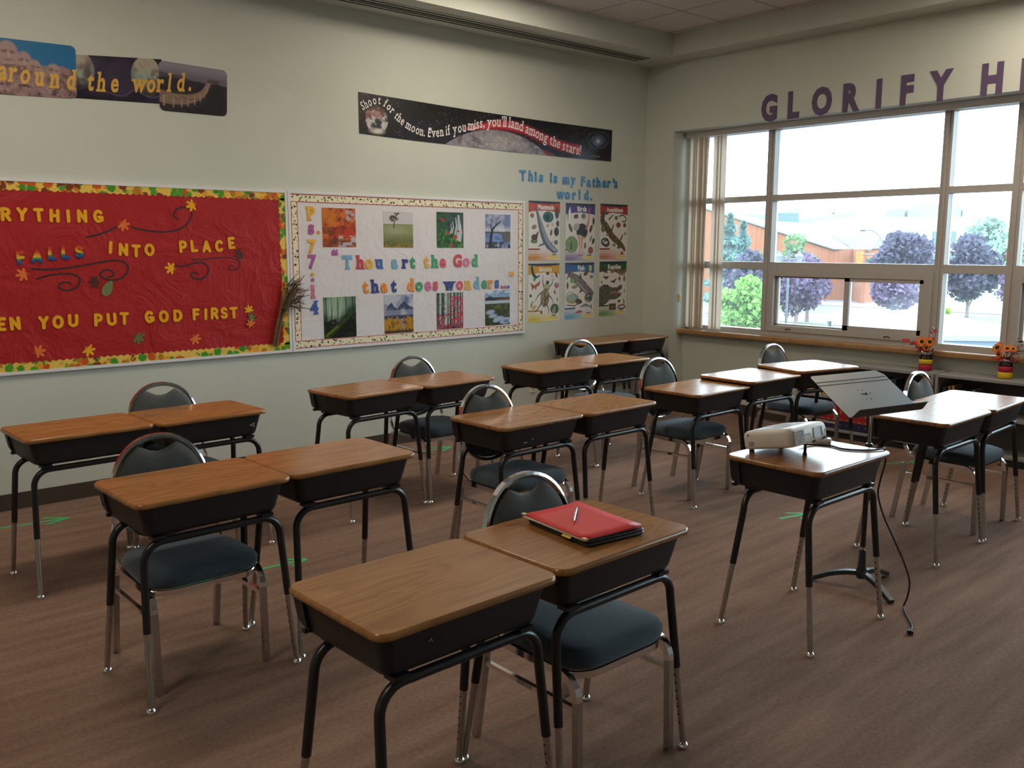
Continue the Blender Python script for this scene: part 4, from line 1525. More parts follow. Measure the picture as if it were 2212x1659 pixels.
PH = [(photo_autumn, 3.702, 1.804, .298, .30, 'photo of orange autumn trees by water, top left on the white board'),
      (photo_tree, 4.256, 1.796, .290, .29, 'photo of a lone tree in a pale grass field on the white board'),
      (photo_fall, 4.790, 1.800, .288, .30, 'photo of a waterfall with green leaves on the white board'),
      (photo_lake_tree, 5.330, 1.795, .294, .298, 'photo of a dark twisted tree by a blue lake, top right on the white board'),
      (photo_forest, 3.688, 1.105, .292, .322, 'photo of sunbeams in a dark green forest, bottom left on the white board'),
      (photo_mountain, 4.247, 1.107, .288, .318, 'photo of misty mountains over golden trees on the white board'),
      (photo_birch, 4.781, 1.107, .288, .315, 'photo of birch trunks with red leaves on the white board'),
      (photo_lake, 5.324, 1.110, .292, .313, 'photo of a mossy lake under blue sky, bottom right on the white board')]
for fn, x, z, w_, h_, lab in PH:
    p = Paint(w_, h_, 84, 90, '#888888')
    fn(p)
    ob = p.build('photo_print', None, UP, M_GLOSSY)
    ob.location = (x, WALL_Y - BOARD - 0.0015, z)
    so = ob.modifiers.new('paper', 'SOLIDIFY')
    so.thickness = 0.0008
    tag(ob, lab, 'photo', 'nature photos on the white board')


# ------------------------------------------------------------------ animal posters
def poster(title, head, foot, body, x, z, lab, tsize=.043):
    W_, H_ = .405, .55
    p = Paint(W_, H_, 108, 146, '#dcdad6')
    top = H_ - .012 - .075 + .02 * ((p.X - W_ / 2) / (W_ / 2)) ** 2 * -1
    p.put((p.Y > top).astype(float), head)
    hn = p.noise(30, 4)
    p.put((hn - .5) * 3 * (p.Y > top), tuple(c * .75 for c in lin(head)), .5)
    p.put((p.Y > H_ - .014 - .012 * (1 - ((p.X - W_ / 2) / (W_ / 2)) ** 2)).astype(float), '#252a3c')
    f = np.clip((.105 - p.Y) * 14, 0, 1) * np.clip(1.25 - p.X / (W_ * .85), 0, 1)
    p.put(f * (p.Y < .098), foot)
    p.rect(0, .097, W_ * .36, .113, tuple(c * .6 for c in lin(head)))
    for k in range(6):
        p.rect(.012, .082 - k * .013, .012 + (.10, .16, .13, .19, .15, .11)[k], .0845 - k * .013, '#6a5648', .55)
    p.rect(W_ - .165, .012, W_ - .012, .042, '#e6d27c')
    for k in range(2):
        p.rect(W_ - .15, .020 + k * .01, W_ - .03, .0222 + k * .01, '#8a7a50', .6)
    p.rect(W_ - .10, .048, W_ - .045, .058, '#2c2a2a', .85)
    body(p, W_, H_)
    t = thing('animal_poster', lab, 'poster', (x, WALL_Y - 0.001, z), 0, 'animal posters')
    o = p.build('sheet', t, UP, M_PRINT)
    so = o.modifiers.new('paper', 'SOLIDIFY')
    so.thickness = 0.0006
    mb = MB()
    xs = 0.0
    adv = []
    for c in title:
        _, _, _, _, a, b = glyph2d(c, 0.05)
        adv.append(b - a + .085)
    tot = sum(adv) * tsize * .82
    cx = -tot / 2 + (0.018 if title != 'Amphibians' else 0.01)
    for c, a in zip(title, adv):
        add_glyph(mb, c, tsize, UP @ Matrix.Translation((cx + a * tsize * .41, H_ / 2 - .074, 0.0012)), 0.05, False, 0.0005, 0, 0, 'c', .82)
        cx += a * tsize * .82
    mb.build('title', mat('white_print', (.75, .74, .72), .5), t)
    return t


def blob_row(p, items):
    for x, y, rx, ry, c, r in items:
        p.ell(x, y, rx, ry, c, r)
        p.ell(x + rx * .25, y + ry * .2, rx * .45, ry * .4, tuple(min(1, v * 1.7 + .02) for v in lin(c)), r, .6)
        p.rect(x - rx, y - ry - .008, x + rx * .6, y - ry - .0065, '#8a8884', .6)


def mammals(p, W_, H_):
    p.ell(.25, .405, .07, .052, '#22635f')
    p.put((p.noise(60, 3) - .5) * 4 * (np.hypot((p.X - .25) / .07, (p.Y - .405) / .052) < 1), '#153f44', .8)
    p.ell(.24, .40, .025, .03, '#0f2f36')
    sp_ = [(.095, .475), (.115, .43), (.145, .35), (.175, .27), (.215, .19), (.26, .14), (.33, .095), (.365, .09)]
    p.seg(sp_, [.018, .034, .058, .070, .076, .075, .062, .03], '#5f6a78')
    p.seg([(a + .012, b + .006) for a, b in sp_[1:]], [.01, .02, .026, .03, .028, .02, .008], '#8b96a4')
    p.seg([(a - .02, b - .008) for a, b in sp_[2:7]], [.006, .012, .016, .018, .01], '#3e4754')
    for k in range(5):
        p.seg([(.26 + k * .012, .12 - .004 * k), (.35, .098 - .003 * k)], .002, '#c0c6cc', .8)
    p.poly([(.10, .47), (.05, .492), (.075, .468), (.10, .46), (.14, .485), (.17, .50), (.12, .46)], '#4d5866')
    p.poly([(.20, .145), (.12, .128), (.135, .145), (.20, .168)], '#4d5866')
    p.poly([(.29, .165), (.31, .185), (.305, .155)], '#4d5866')
    blob_row(p, [(.07, .31, .032, .02, '#7d6a4e', .3), (.045, .415, .025, .022, '#8a5c48', 0), (.365, .44, .026, .05, '#3a3d3e', 0), (.375, .345, .02, .03, '#3f3a37', 0), (.36, .27, .032, .042, '#23262a', 0),
                 (.29, .26, .014, .03, '#5a4236', -.2), (.355, .17, .027, .022, '#5a6650', 0), (.245, .325, .02, .013, '#a09078', .3), (.31, .34, .018, .014, '#c9a79c', 0), (.07, .18, .045, .022, '#6f8a4e', 0)])
    p.ell(.075, .215, .04, .028, '#4a2c20')
    p.seg([(.10, .225), (.118, .262)], [.03, .016], '#4a2c20')
    for xx in (.048, .06, .09, .102):
        p.seg([(xx, .21), (xx - .002, .165)], .008, '#3a221a')


def birds(p, W_, H_):
    p.seg([(.045, .40), (.048, .47), (.05, .505)], [.028, .04, .022], '#e4e2dc')
    p.seg([(.028, .395), (.03, .47), (.045, .512)], [.008, .012, .016], '#1c2026')
    p.ell(.085, .155, .085, .082, '#6f8a58')
    p.put((p.noise(80, 3) - .5) * 4 * (np.hypot((p.X - .085) / .085, (p.Y - .155) / .082) < 1), '#93a878', .7)
    p.seg([(.075, .12), (.08, .165), (.085, .18)], [.022, .014, .008], '#16324a')
    m = p.ell(.225, .285, .078, .075, '#1d1b1c')
    p.put((p.noise(70, 6) - .5) * 4 * m, '#3c3836', .8)
    p.ell(.145, .325, .045, .035, '#b0a698', .4)
    p.ell(.2, .225, .05, .022, '#cbb6a2', -.2)
    p.seg([(.285, .315), (.315, .38), (.32, .45), (.325, .505)], [.03, .017, .013, .014], '#c4727a')
    p.seg([(.325, .505), (.35, .50)], [.018, .006], '#b8525a')
    p.seg([(.185, .22), (.20, .13), (.195, .055)], [.022, .014, .010], '#cf7f80')
    p.seg([(.225, .22), (.225, .13), (.245, .07)], [.022, .014, .009], '#cf7f80')
    p.seg([(.16, .05), (.205, .05), (.235, .054)], .008, '#a8443c')
    blob_row(p, [(.14, .425, .032, .022, '#4a3634', .2), (.245, .43, .032, .024, '#5c6a56', 0), (.065, .315, .02, .045, '#5a4438', .5), (.35, .31, .018, .042, '#4a3a36', -.4), (.385, .385, .014, .04, '#20201e', 0),
                 (.35, .215, .012, .032, '#7a7672', -.5), (.385, .19, .016, .03, '#1c2028', -.3), (.27, .145, .016, .03, '#6a5a48', 0), (.35, .10, .035, .035, '#8a4a2c', 0), (.26, .22, .012, .012, '#9aa06a', 0)])
    p.seg([(.37, .415), (.39, .42)], .012, '#e08a2c')


def amphibians(p, W_, H_):
    c = smooth_path([(.105, .46), (.06, .46), (.03, .41), (.045, .36), (.085, .33), (.13, .28), (.18, .23), (.25, .185), (.31, .15), (.355, .115), (.37, .09)], 4)
    n_ = len(c)
    wd = [max(.012, .075 * math.sin(PI * (0.10 + .85 * i / n_)) ** .8) for i in range(n_)]
    m = p.seg(c, wd, '#5a4530')
    p.put((p.noise(90, 3) - .5) * 5 * m, '#352719', .8)
    p.put((p.noise(70, 8) - .62) * 6 * m, '#a08a60', .8)
    for a, b in (((.13, .29), (.10, .235)), ((.17, .29), (.195, .345)), ((.29, .17), (.26, .115)), ((.31, .20), (.34, .25))):
        p.seg([a, b], [.022, .012], '#4a3826')
    for y0 in ((.06, .165), (.07, .185), (.055, .15)):
        pass
    p.seg(el(.075, .175, .05, .032, 0, 330, 18), .018, '#23262e')
    p.seg(el(.095, .16, .04, .03, 40, 400, 18), .014, '#30343c')
    p.seg(smooth_path([(.28, .43), (.33, .445), (.38, .42), (.375, .385), (.33, .38)], 4), .012, '#262626')
    p.seg([(.13, .40), (.19, .445)], [.016, .008], '#2a2420')
    blob_row(p, [(.235, .415, .022, .02, '#4c6440', 0), (.27, .345, .034, .026, '#7a4030', 0), (.365, .345, .024, .022, '#6a4434', 0), (.045, .305, .03, .035, '#566a48', 0), (.21, .145, .022, .015, '#4f8a3c', 0), (.29, .12, .022, .012, '#503828', .3), (.33, .065, .02, .015, '#b03a2c', .5), (.375, .26, .012, .018, '#6a6a66', 0)])


def insects(p, W_, H_):
    p.poly([(.03, .53), (.055, .53), (.075, .46), (.11, .43), (.15, .45), (.14, .425), (.10, .41), (.085, .385), (.065, .39), (.07, .42), (.05, .44), (.035, .48)], '#163a24')
    p.poly([(.05, .44), (.085, .385), (.10, .40), (.075, .43)], '#2f9a48')
    p.poly([(.02, .375), (.08, .345), (.10, .36), (.16, .39), (.14, .34), (.11, .335), (.10, .30), (.08, .325), (.05, .30), (.04, .34)], '#a85438')
    p.ell(.235, .325, .042, .04, '#b3a584')
    m = p.ell(.215, .225, .058, .088, '#a3906a', -.12)
    p.put((p.noise(60, 3, 2, 3, .7) - .48) * 8 * m, '#2c241c', .9)
    p.put((np.abs((p.X - .215) + .12 * (p.Y - .225)) < .003) * m, '#1c1612')
    p.ell(.25, .37, .022, .018, '#3a3028')
    p.seg([(.22, .31), (.245, .30), (.27, .315)], .006, '#2c241c')
    for a in ([(.20, .33), (.185, .39), (.19, .44)], [(.275, .33), (.31, .36), (.335, .41)], [(.17, .28), (.12, .24), (.09, .20)], [(.265, .25), (.31, .21), (.325, .17)], [(.18, .19), (.12, .12), (.085, .10)], [(.245, .16), (.265, .11), (.265, .07)]):
        p.seg(smooth_path(a, 4), [.010] * 5 + [.006] * 4, '#241e1a')
    p.ell(.345, .115, .056, .05, '#3f5a44')
    p.seg([(.335, .09), (.35, .14)], [.05, .012], '#8a9a86')
    blob_row(p, [(.365, .44, .012, .032, '#5a3424', .4), (.37, .34, .03, .026, '#b8486a', 0), (.345, .275, .010, .022, '#5a4630', .4), (.25, .455, .02, .014, '#2a2a28', 0), (.03, .25, .014, .016, '#2c2a2a', .4), (.17, .09, .014, .018, '#7a3428', .4), (.38, .205, .008, .016, '#55504a', 0), (.075, .14, .03, .016, '#c89a2c', .3), (.045, .17, .012, .035, '#8a8a50', -.5), (.31, .43, .016, .009, '#a8a6a0', 0), (.31, .39, .02, .006, '#b0aeaa', 0)])
    p.ell(.375, .345, .012, .012, '#3fb0c0')


def fish(p, W_, H_):
    c = smooth_path([(.045, .455), (.10, .42), (.17, .38), (.25, .325), (.32, .275), (.375, .245)], 4)
    wd = [.012 + .085 * math.sin(PI * min(1, .08 + .8 * i / len(c))) ** .9 for i in range(len(c))]
    m = p.seg(c, wd, '#6a5f5c')
    p.put((p.noise(120, 3) - .6) * 7 * m, '#b0a8a2', .9)
    p.seg([(a - .012, b - .02) for a, b in c[8:]], .018, '#a8a09a', .7)
    p.poly([(.02, .52), (.05, .46), (.03, .41), (.015, .38), (.06, .42), (.075, .45), (.05, .50)], '#574c4a')
    p.poly([(.19, .40), (.215, .45), (.24, .375)], '#574c4a')
    p.poly([(.22, .30), (.19, .25), (.265, .275)], '#574c4a')
    p.ell(.105, .20, .09, .05, '#a09a70')
    p.ell(.105, .215, .085, .03, '#86b0b0', 0, .7, 5)
    p.ell(.19, .17, .05, .026, '#4a3a30', -.15)
    p.seg(smooth_path([(.19, .18), (.12, .25), (.05, .265), (.02, .23)], 5), .005, '#4a3a30')
    p.ell(.33, .205, .058, .05, '#22506a')
    p.put((p.noise(70, 6) - .55) * 7 * (np.hypot((p.X - .33) / .058, (p.Y - .205) / .05) < 1), '#d0b03a', .9)
    p.seg([(.22, .115), (.29, .125), (.35, .115)], [.016, .046, .012], '#6a7884')
    p.seg([(.22, .11), (.29, .112), (.35, .11)], [.006, .016, .004], '#c0c8cc')
    p.poly([(.345, .115), (.385, .145), (.375, .115), (.385, .085)], '#5a6670')
    p.seg(smooth_path([(.03, .14), (.08, .135), (.13, .13), (.18, .145)], 4), .012, '#6a5a54')
    p.seg([(.15, .06), (.195, .068), (.235, .07)], [.008, .028, .014], '#a83a4a')
    blob_row(p, [(.29, .445, .036, .022, '#6e4630', .5), (.37, .41, .026, .016, '#3f8a8a', 0), (.10, .375, .032, .022, '#6a9a4c', 0), (.13, .315, .04, .018, '#8a7a5a', .1), (.035, .33, .014, .034, '#5a4434', 0)])
    p.poly([(.33, .52), (.375, .52), (.37, .47), (.35, .455), (.335, .47)], '#c8c85a')


def reptiles(p, W_, H_):
    m = p.poly([(0, .29), (.06, .32), (.12, .315), (.19, .285), (.26, .285), (.32, .315), (.345, .30), (.335, .27), (.27, .235), (.20, .235), (.15, .245), (.16, .225), (.22, .215), (.29, .21), (.335, .235), (.32, .195), (.25, .165), (.16, .165), (.11, .13), (.04, .10), (0, .115)], '#5f5c50')
    p.put((p.noise(80, 3) - .5) * 5 * m, '#35342c', .9)
    p.poly([(.15, .245), (.16, .226), (.22, .216), (.29, .211), (.32, .228), (.26, .24), (.2, .238)], '#7a4a42')
    for x in (.18, .21, .24, .27, .30):
        p.poly([(x, .243), (x + .012, .243), (x + .006, .225)], '#e2dccc')
    p.ell(.115, .305, .018, .012, '#23221c')
    p.seg([(.05, .475), (.085, .46), (.115, .44)], [.05, .035, .012], '#4a3a34')
    for a, b in (((.06, .48), (.035, .51)), ((.08, .46), (.07, .43)), ((.095, .45), (.12, .435))):
        p.seg([a, b], .008, '#4a3a34')
    mm = p.seg(smooth_path([(.18, .45), (.23, .46), (.29, .445), (.35, .44), (.385, .455)], 4), .036, '#8a7046')
    p.put((p.noise(60, 5, 2, 3, .5) - .5) * 6 * mm, '#4a3a22', .9)
    p.seg(el(.335, .43, .05, .018, 0, 330, 14), .012, '#75603c')
    p.seg([(.06, .40), (.10, .385), (.135, .40)], [.012, .028, .008], '#4a3428')
    p.seg([(.17, .35), (.215, .345), (.25, .375)], [.008, .026, .01], '#22483a')
    p.rect(.15, .06, .25, .125, '#4a4234')
    p.ell(.20, .09, .035, .018, '#6a5a44')
    p.seg(el(.34, .085, .055, .018, 0, 340, 16), .012, '#1d1c1c')
    p.seg([(.37, .10), (.375, .14), (.362, .165)], [.014, .022, .012], '#8a7048')
    blob_row(p, [(.30, .375, .016, .022, '#5a5a40', .3), (.375, .375, .02, .03, '#7a7468', 0), (.035, .345, .010, .012, '#303a30', 0), (.38, .245, .006, .028, '#55524a', 0), (.30, .145, .022, .013, '#2c2c2a', .3)])


PO = [('Mammals', '#b8482e', '#d08a3a', mammals, 5.919, 1.806, 'animal poster titled Mammals with a grey whale, top left of the six'),
      ('Birds', '#3f3580', '#8a78a8', birds, 6.402, 1.800, 'animal poster titled Birds with an ostrich, top middle of the six'),
      ('Amphibians', '#a8322e', '#c8826a', amphibians, 6.884, 1.808, 'animal poster titled Amphibians with a brown salamander, top right of the six'),
      ('Insects', '#d09a20', '#d8c43a', insects, 5.917, 1.227, 'animal poster titled Insects with a striped beetle, bottom left of the six'),
      ('Fish', '#1f5c9c', '#6aa6d0', fish, 6.400, 1.230, 'animal poster titled Fish with a spotted shark, bottom middle of the six'),
      ('Reptiles', '#1f5c34', '#6aa05a', reptiles, 6.885, 1.237, 'animal poster titled Reptiles with an open crocodile mouth, bottom right of the six')]
for t_, hd, ft, fn, x, z, lab in PO:
    poster(t_, hd, ft, fn, x, z, lab, .048 if t_ in ('Fish', 'Birds') else (.044 if t_ != 'Amphibians' else .040))

# ------------------------------------------------------------------ long space banner
sb_ = thing('wall_banner', 'long dark space banner with earth, moon and galaxy above the white board', 'banner', (0, 0, 0))
BW, BH = 2.92, .31
p = Paint(BW, BH, 560, 60, '#121016')
p.put(np.clip((p.noise(5, 3) - .42) * 2.5, 0, 1) * (p.Y < .16), '#20204a', .8)
p.put((np.clip((p.noise(3, 9) - .5) * 3, 0, 1)), '#2a241e', .5)
for k in range(260):
    p.ell(rng.uniform(0, BW), rng.uniform(0, BH), .0025 * rng.uniform(.6, 1.5), .0025, '#c9cfe0', 0, rng.uniform(.2, .9))
sw_path = smooth_path([(.60, .075), (.80, .085), (.99, .135), (1.15, .165), (1.32, .20), (1.54, .225), (1.77, .205), (2.0, .15), (2.24, .10), (2.45, .085)], 4)
for wk, al, cc in ((.115, .35, '#7a1c34'), (.085, .7, '#b8283c'), (.05, .6, '#cf4a5c')):
    p.seg(sw_path[10:], [wk * min(1, .3 + i / 14) for i in range(len(sw_path) - 10)], cc, al)
m = np.clip((1.14 - np.hypot(p.X - 1.45, p.Y + .965)) * 200, 0, 1)
p.put(m, '#8a8690')
p.put(m * (p.noise(16, 5) - .45) * 4, '#56545e', .8)
p.put(m * (p.noise(45, 8) - .55) * 5, '#b4b0b8', .7)
p.ell(1.50, .07, .16, .06, '#c0bab8', 0, .45, 18)
p.seg([(2.0, .03), (2.12, .0)], .04, '#8a2c3c', .7)
e = p.ell(.165, .125, .105, .108, '#2c3038')
p.put(e * (p.noise(22, 12, 3, 1, 1.3) - .47) * 6, '#c4c2c4', .9)
p.put(e * np.clip((p.noise(12, 22) - .55) * 5, 0, 1) * (p.Y > .10), '#8a4a3c', .8)
p.ell(.165, .035, .06, .02, '#cfccc8', 0, .7, 4)
for k in range(260):
    a = k / 260 * 4.5 * PI
    r_ = .012 + .155 * k / 260
    p.ell(2.72 + r_ * math.cos(a + (k % 2) * PI), .185 + .55 * r_ * math.sin(a + (k % 2) * PI) + .15 * r_ * math.cos(a), .012, .010, '#55678a', 0, .16, 2)
p.ell(2.72, .185, .055, .035, '#93a0b8', .2, .5, 10)
p.ell(2.72, .185, .018, .014, '#e0dcd4', 0, .9, 4)


def banner_warp(V):
    u, v = V[..., 0] / BW + .5, V[..., 1] / BH + .5
    xt, xb = 3.912 + u * 2.923, 3.913 + u * 2.912
    sag = -.012 * np.sin(PI * u)
    zt, zb_ = 2.852 - .049 * u + sag, 2.536 - .037 * u + sag
    O = np.zeros_like(V)
    O[..., 0] = xb + (xt - xb) * v
    O[..., 1] = zb_ + (zt - zb_) * v
    O[..., 2] = .0015 + .004 * np.sin(u * 9) ** 2
    return O


o = p.build('sheet', sb_, wallA(0, 0), M_GLOSSY, warp=banner_warp)
so = o.modifiers.new('paper', 'SOLIDIFY')
so.thickness = 0.0006
so.offset = 1
path = smooth_path([(3.945, 2.712), (4.048, 2.768), (4.119, 2.775), (4.189, 2.735), (4.26, 2.672), (4.357, 2.614), (4.481, 2.572), (4.609, 2.562), (4.714, 2.578), (4.901, 2.622), (5.039, 2.655), (5.208, 2.695), (5.456, 2.715), (5.684, 2.680), (5.92, 2.618), (6.166, 2.560), (6.385, 2.530)], 6)
cum = [0]
for a, b in zip(path, path[1:]):
    cum.append(cum[-1] + math.hypot(b[0] - a[0], b[1] - a[1]))
TXT = 'Shoot for the moon. Even if you miss, you\u2019ll land among the stars!'


def adv_of(c):
    if c == ' ':
        return .36
    _, _, _, _, a, b = glyph2d(c, .012, True)
    return b - a + (.22 if c not in ".,'\u2019!il" else .17)


def size_at(s):
    return .066 + .030 * min(1, s / 1.6)


def layout(k):
    s, out = 0.0, []
    for c in TXT:
        a = adv_of(c) * size_at(s) * k
        out.append((c, s + a / 2))
        s += a
    return s, out


lo_, hi_ = .3, 1.2
for _ in range(30):
    md = (lo_ + hi_) / 2
    if layout(md)[0] > cum[-1]:
        hi_ = md
    else:
        lo_ = md
tx = MB()
for c, s in layout(lo_)[1]:
    if c == ' ':
        continue
    i = min(max(int(np.searchsorted(cum, s)) - 1, 0), len(path) - 2)
    t = (s - cum[i]) / max(cum[i + 1] - cum[i], 1e-6)
    a, b = path[i], path[i + 1]
    x, z = a[0] + (b[0] - a[0]) * t, a[1] + (b[1] - a[1]) * t
    ang = math.atan2(b[1] - a[1], b[0] - a[0])
    add_glyph(tx, c, size_at(s), wallA(x, z, .0068, ang * (.95 if s < 1.0 else .35)), .012, True, .0006, .12 if s > .7 else .04, 0, 'c', .66 if s < 1.1 else .74)
tx.build('lettering', mat('white_print', (.75, .74, .72), .5), sb_)
at = MB()
xx = 6.50
for c in '- Les Brown':
    if c != ' ':
        add_glyph(at, c, .026, wallA(xx, 2.527, .0068), 0.0, False, .0005, .1, 0, 'c', .8)
    xx += .0145
at.build('small_lettering', mat('grey_print', (.30, .30, .34), .5), sb_)

# ------------------------------------------------------------------ banner in three joined sheets, upper left
wb_ = thing('wall_banner', 'banner of joined travel pictures reading around the world, upper left of the wall', 'banner', (0, 0, 0))


def sheet(name, quad, paint, nx, ny, z, round_=True):
    (x0, z0), (x1, z1), (x2, z2), (x3, z3) = quad       # BL BR TR TL
    w_, h_ = x1 - x0, z3 - z0
    p = Paint(w_, h_, nx, ny, '#222222')
    paint(p, w_, h_)

    def warp(V):
        u, v = V[..., 0] / w_ + .5, V[..., 1] / h_ + .5
        O = np.zeros_like(V)
        r = .035
        if round_:                                       # pull the corners into a curve
            X, Y = u * w_, v * h_
            for sx in (0, 1):
                for sy in (0, 1):
                    cx, cy = (r if sx == 0 else w_ - r), (r if sy == 0 else h_ - r)
                    dx, dy = X - cx, Y - cy
                    inq = ((dx < 0) == (sx == 0)) & ((dy < 0) == (sy == 0))
                    d = np.hypot(dx, dy)
                    mx = np.maximum(np.abs(dx), np.abs(dy))
                    k = np.where(inq & (d > 1e-9), np.minimum(1, mx / np.maximum(d, 1e-9)), 1)
                    X, Y = np.where(inq, cx + dx * k, X), np.where(inq, cy + dy * k, Y)
            u, v = X / w_, Y / h_
        O[..., 0] = (x0 * (1 - u) + x1 * u) * (1 - v) + (x3 * (1 - u) + x2 * u) * v
        O[..., 1] = (z0 * (1 - u) + z1 * u) * (1 - v) + (z3 * (1 - u) + z2 * u) * v
        O[..., 2] = z
        return O
    o = p.build(name, wb_, wallA(0, 0), M_GLOSSY, warp=warp)
    so = o.modifiers.new('paper', 'SOLIDIFY')
    so.thickness = 0.0008
    return o


def rocks(p, w_, h_):
    p.A[:] = lin('#2c6f9e')
    top = h_ * (.88 - .62 * (p.X / w_) ** 1.2 + .26 * np.clip((p.X / w_ - .62) * 4, 0, 1)) + .03 * (p.noise(14, 3) - .5)
    rock = np.clip((top - p.Y) * 150, 0, 1)
    p.put(rock, '#93797a')
    for cx, cy, r_ in ((.42, .74, .075), (.55, .62, .06), (.64, .52, .05), (.80, .48, .05), (.15, .78, .07)):
        x, y = cx * w_, cy * h_
        p.ell(x, y, r_ * .75, r_, '#a68c88', 0, .95, 2)
        p.ell(x - r_ * .2, y + r_ * .15, r_ * .25, r_ * .12, '#5a4644', 0, .8, 2)
        p.ell(x + r_ * .3, y + r_ * .12, r_ * .2, r_ * .1, '#5a4644', 0, .8, 2)
        p.seg([(x + r_ * .05, y + r_ * .1), (x + r_ * .1, y - r_ * .25)], r_ * .16, '#b8a09a', .9)
        p.ell(x, y - r_ * .5, r_ * .3, r_ * .07, '#6a5450', 0, .8, 2)
    n = p.noise(30, 5)
    p.put(rock * (n - .5) * 5 * (p.Y < .55 * h_), '#5f4b50', .75)
    p.put(rock * (.4 - n) * 5 * (p.Y < .5 * h_), '#b9a0a0', .6)
    p.put((p.noise(50, 9) - .62) * 8 * (p.Y < .25 * h_), '#33272a', .8)


def space(p, w_, h_):
    p.A[:] = lin('#241f2c')
    p.put((p.noise(9, 3) - .4) * 3, '#3a3448', .7)
    for cx, cy, r_ in ((.10, .66, .105), (.82, .60, .108)):
        x, y = cx * w_, cy * h_
        m = p.ell(x, y, r_ * .92, r_ * 1.1, '#70625e')
        p.put(m * (p.noise(26, 8) - .42) * 5, '#9ab0a2', .8)
        p.put(m * np.clip((p.Y - y) / r_ * 1.4, 0, 1), '#b5a392', .7)
        p.put(m * np.clip((y - .3 * r_ - p.Y) / r_ * 1.6, 0, 1), '#2c2228', .9)
    for cx in (.30, .55):
        p.ell(cx * w_, .55 * h_, .09, .12, '#4a4258', 0, .5, 8)
    p.seg(smooth_path([(.35 * w_, .2 * h_), (.55 * w_, .12 * h_), (.68 * w_, .28 * h_), (.85 * w_, .13 * h_), (w_, .22 * h_)], 4), .006, '#6f6480', .7)


def wallpic(p, w_, h_):
    p.A[:] = lin('#6a6676')
    p.put(np.clip((p.Y / h_ - .75) * 6, 0, 1), '#8a8494')
    p.put((p.Y < h_ * (.80 - .25 * p.X / w_ + .08 * (p.noise(8, 3) - .5))).astype(float), '#4e4c58')
    p.put((p.Y < h_ * (.68 - .05 * p.X / w_ + .10 * (p.noise(9, 7) - .5))).astype(float), '#35333a')
    p.put((p.noise(30, 5) - .5) * 4 * (p.Y < .6 * h_), '#221f24', .6)
    c = smooth_path([(0, .30 * h_), (.25 * w_, .26 * h_), (.45 * w_, .30 * h_), (.62 * w_, .42 * h_), (.70 * w_, .60 * h_), (.74 * w_, .70 * h_)], 4)
    p.seg(c, [.085 - .07 * i / len(c) for i in range(len(c))], '#8a7466')
    p.put((p.noise(50, 12, 2, .5, 3) - .5) * 5 * (p.Y < .42 * h_) * (p.X < .62 * w_) * (p.Y > .1 * h_), '#5a4a44', .6)
    for t in range(9):
        a = c[min(len(c) - 1, 1 + 2 * t)]
        p.rect(a[0], a[1] - .06 + .004 * t, a[0] + .012 - .0008 * t, a[1] + .01, '#a58f7e', .8)
    p.rect(.70 * w_, .68 * h_, .88 * w_, .76 * h_, '#5a4e4c')
    p.poly([(.40 * w_, 0), (.70 * w_, .25 * h_), (.80 * w_, .68 * h_), (.86 * w_, .68 * h_), (w_, .3 * h_), (w_, 0)], '#2b292c', .85)


sheet('space_picture', ((1.80, 2.585), (2.39, 2.605), (2.39, 2.895), (1.80, 2.850)), space, 120, 60, .0015, False)
sheet('rock_picture', ((1.18, 2.555), (1.838, 2.581), (1.851, 2.903), (1.18, 2.889)), rocks, 130, 64, .0032)
sheet('stone_wall_picture', ((2.359, 2.562), (2.830, 2.565), (2.846, 2.877), (2.369, 2.887)), wallpic, 100, 64, .0032)
tx = MB()
for c, x, z in (('a', 1.44, 2.654), ('r', 1.497, 2.651), ('o', 1.562, 2.647), ('u', 1.641, 2.644), ('n', 1.728, 2.641), ('d', 1.822, 2.642), ('t', 1.940, 2.649), ('h', 2.005, 2.65), ('e', 2.089, 2.656), ('w', 2.245, 2.671), ('o', 2.324, 2.679), ('r', 2.387, 2.688), ('l', 2.446, 2.697), ('d', 2.523, 2.708), ('.', 2.590, 2.718)):
    add_glyph(tx, c, .122, wallA(x - .02, z - .004, .0046, .06), .028, True, .0008, .22, 0, 'c', .62 if c not in 'wn' else .66)
tx.build('lettering', mat('gold_print', lin('#d4a648'), .45), wb_)
# ------------------------------------------------------------------ things on the desk with the folder (desk frame: x along the front edge)
def on_desk(nm, z_extra=0.0):
    d = DESK[nm]
    return Matrix.Translation((d.location.x, d.location.y, d['h'] + z_extra)) @ Matrix.Rotation(d.rotation_euler.z, 4, 'Z')


BLACKSAT = mat('black_satin', (0.016, 0.016, 0.018), 0.35, 0, 0.5)
FX, FY, FR_ = 2.006, 1.945, math.radians(-6.5)
H2 = 0.765
lp = thing('laptop', 'thin closed black laptop under the red folder on the desk', 'laptop', (FX + 0.008, FY - 0.010, H2), FR_)
MB().loft([rrect(0.112, 0.150, 0.012, 0.002), rrect(0.116, 0.154, 0.012, 0.005), rrect(0.116, 0.154, 0.012, 0.012), rrect(0.114, 0.152, 0.012, 0.0135)]).box((0.1162, -0.02, 0.006), (0.1165, 0.03, 0.010)).build('base', BLACKSAT, lp)
MB().loft([rrect(0.114, 0.152, 0.012, 0.0145), rrect(0.116, 0.154, 0.012, 0.016), rrect(0.116, 0.154, 0.012, 0.020), rrect(0.113, 0.151, 0.012, 0.0215)]).build('lid', BLACKSAT, lp)
for sx in (-0.09, 0.09):
    for sy in (-0.13, 0.13):
        MB().lathe([(0.007, 0), (0.006, 0.0025)], 10, (sx, sy, 0)).build('foot', HOLE, lp)
pp = thing('paper_stack', 'thin stack of cream papers sticking out between laptop and red folder', 'papers', (FX - 0.006, FY + 0.004, H2 + 0.0215), FR_ + 0.02)
m = MB()
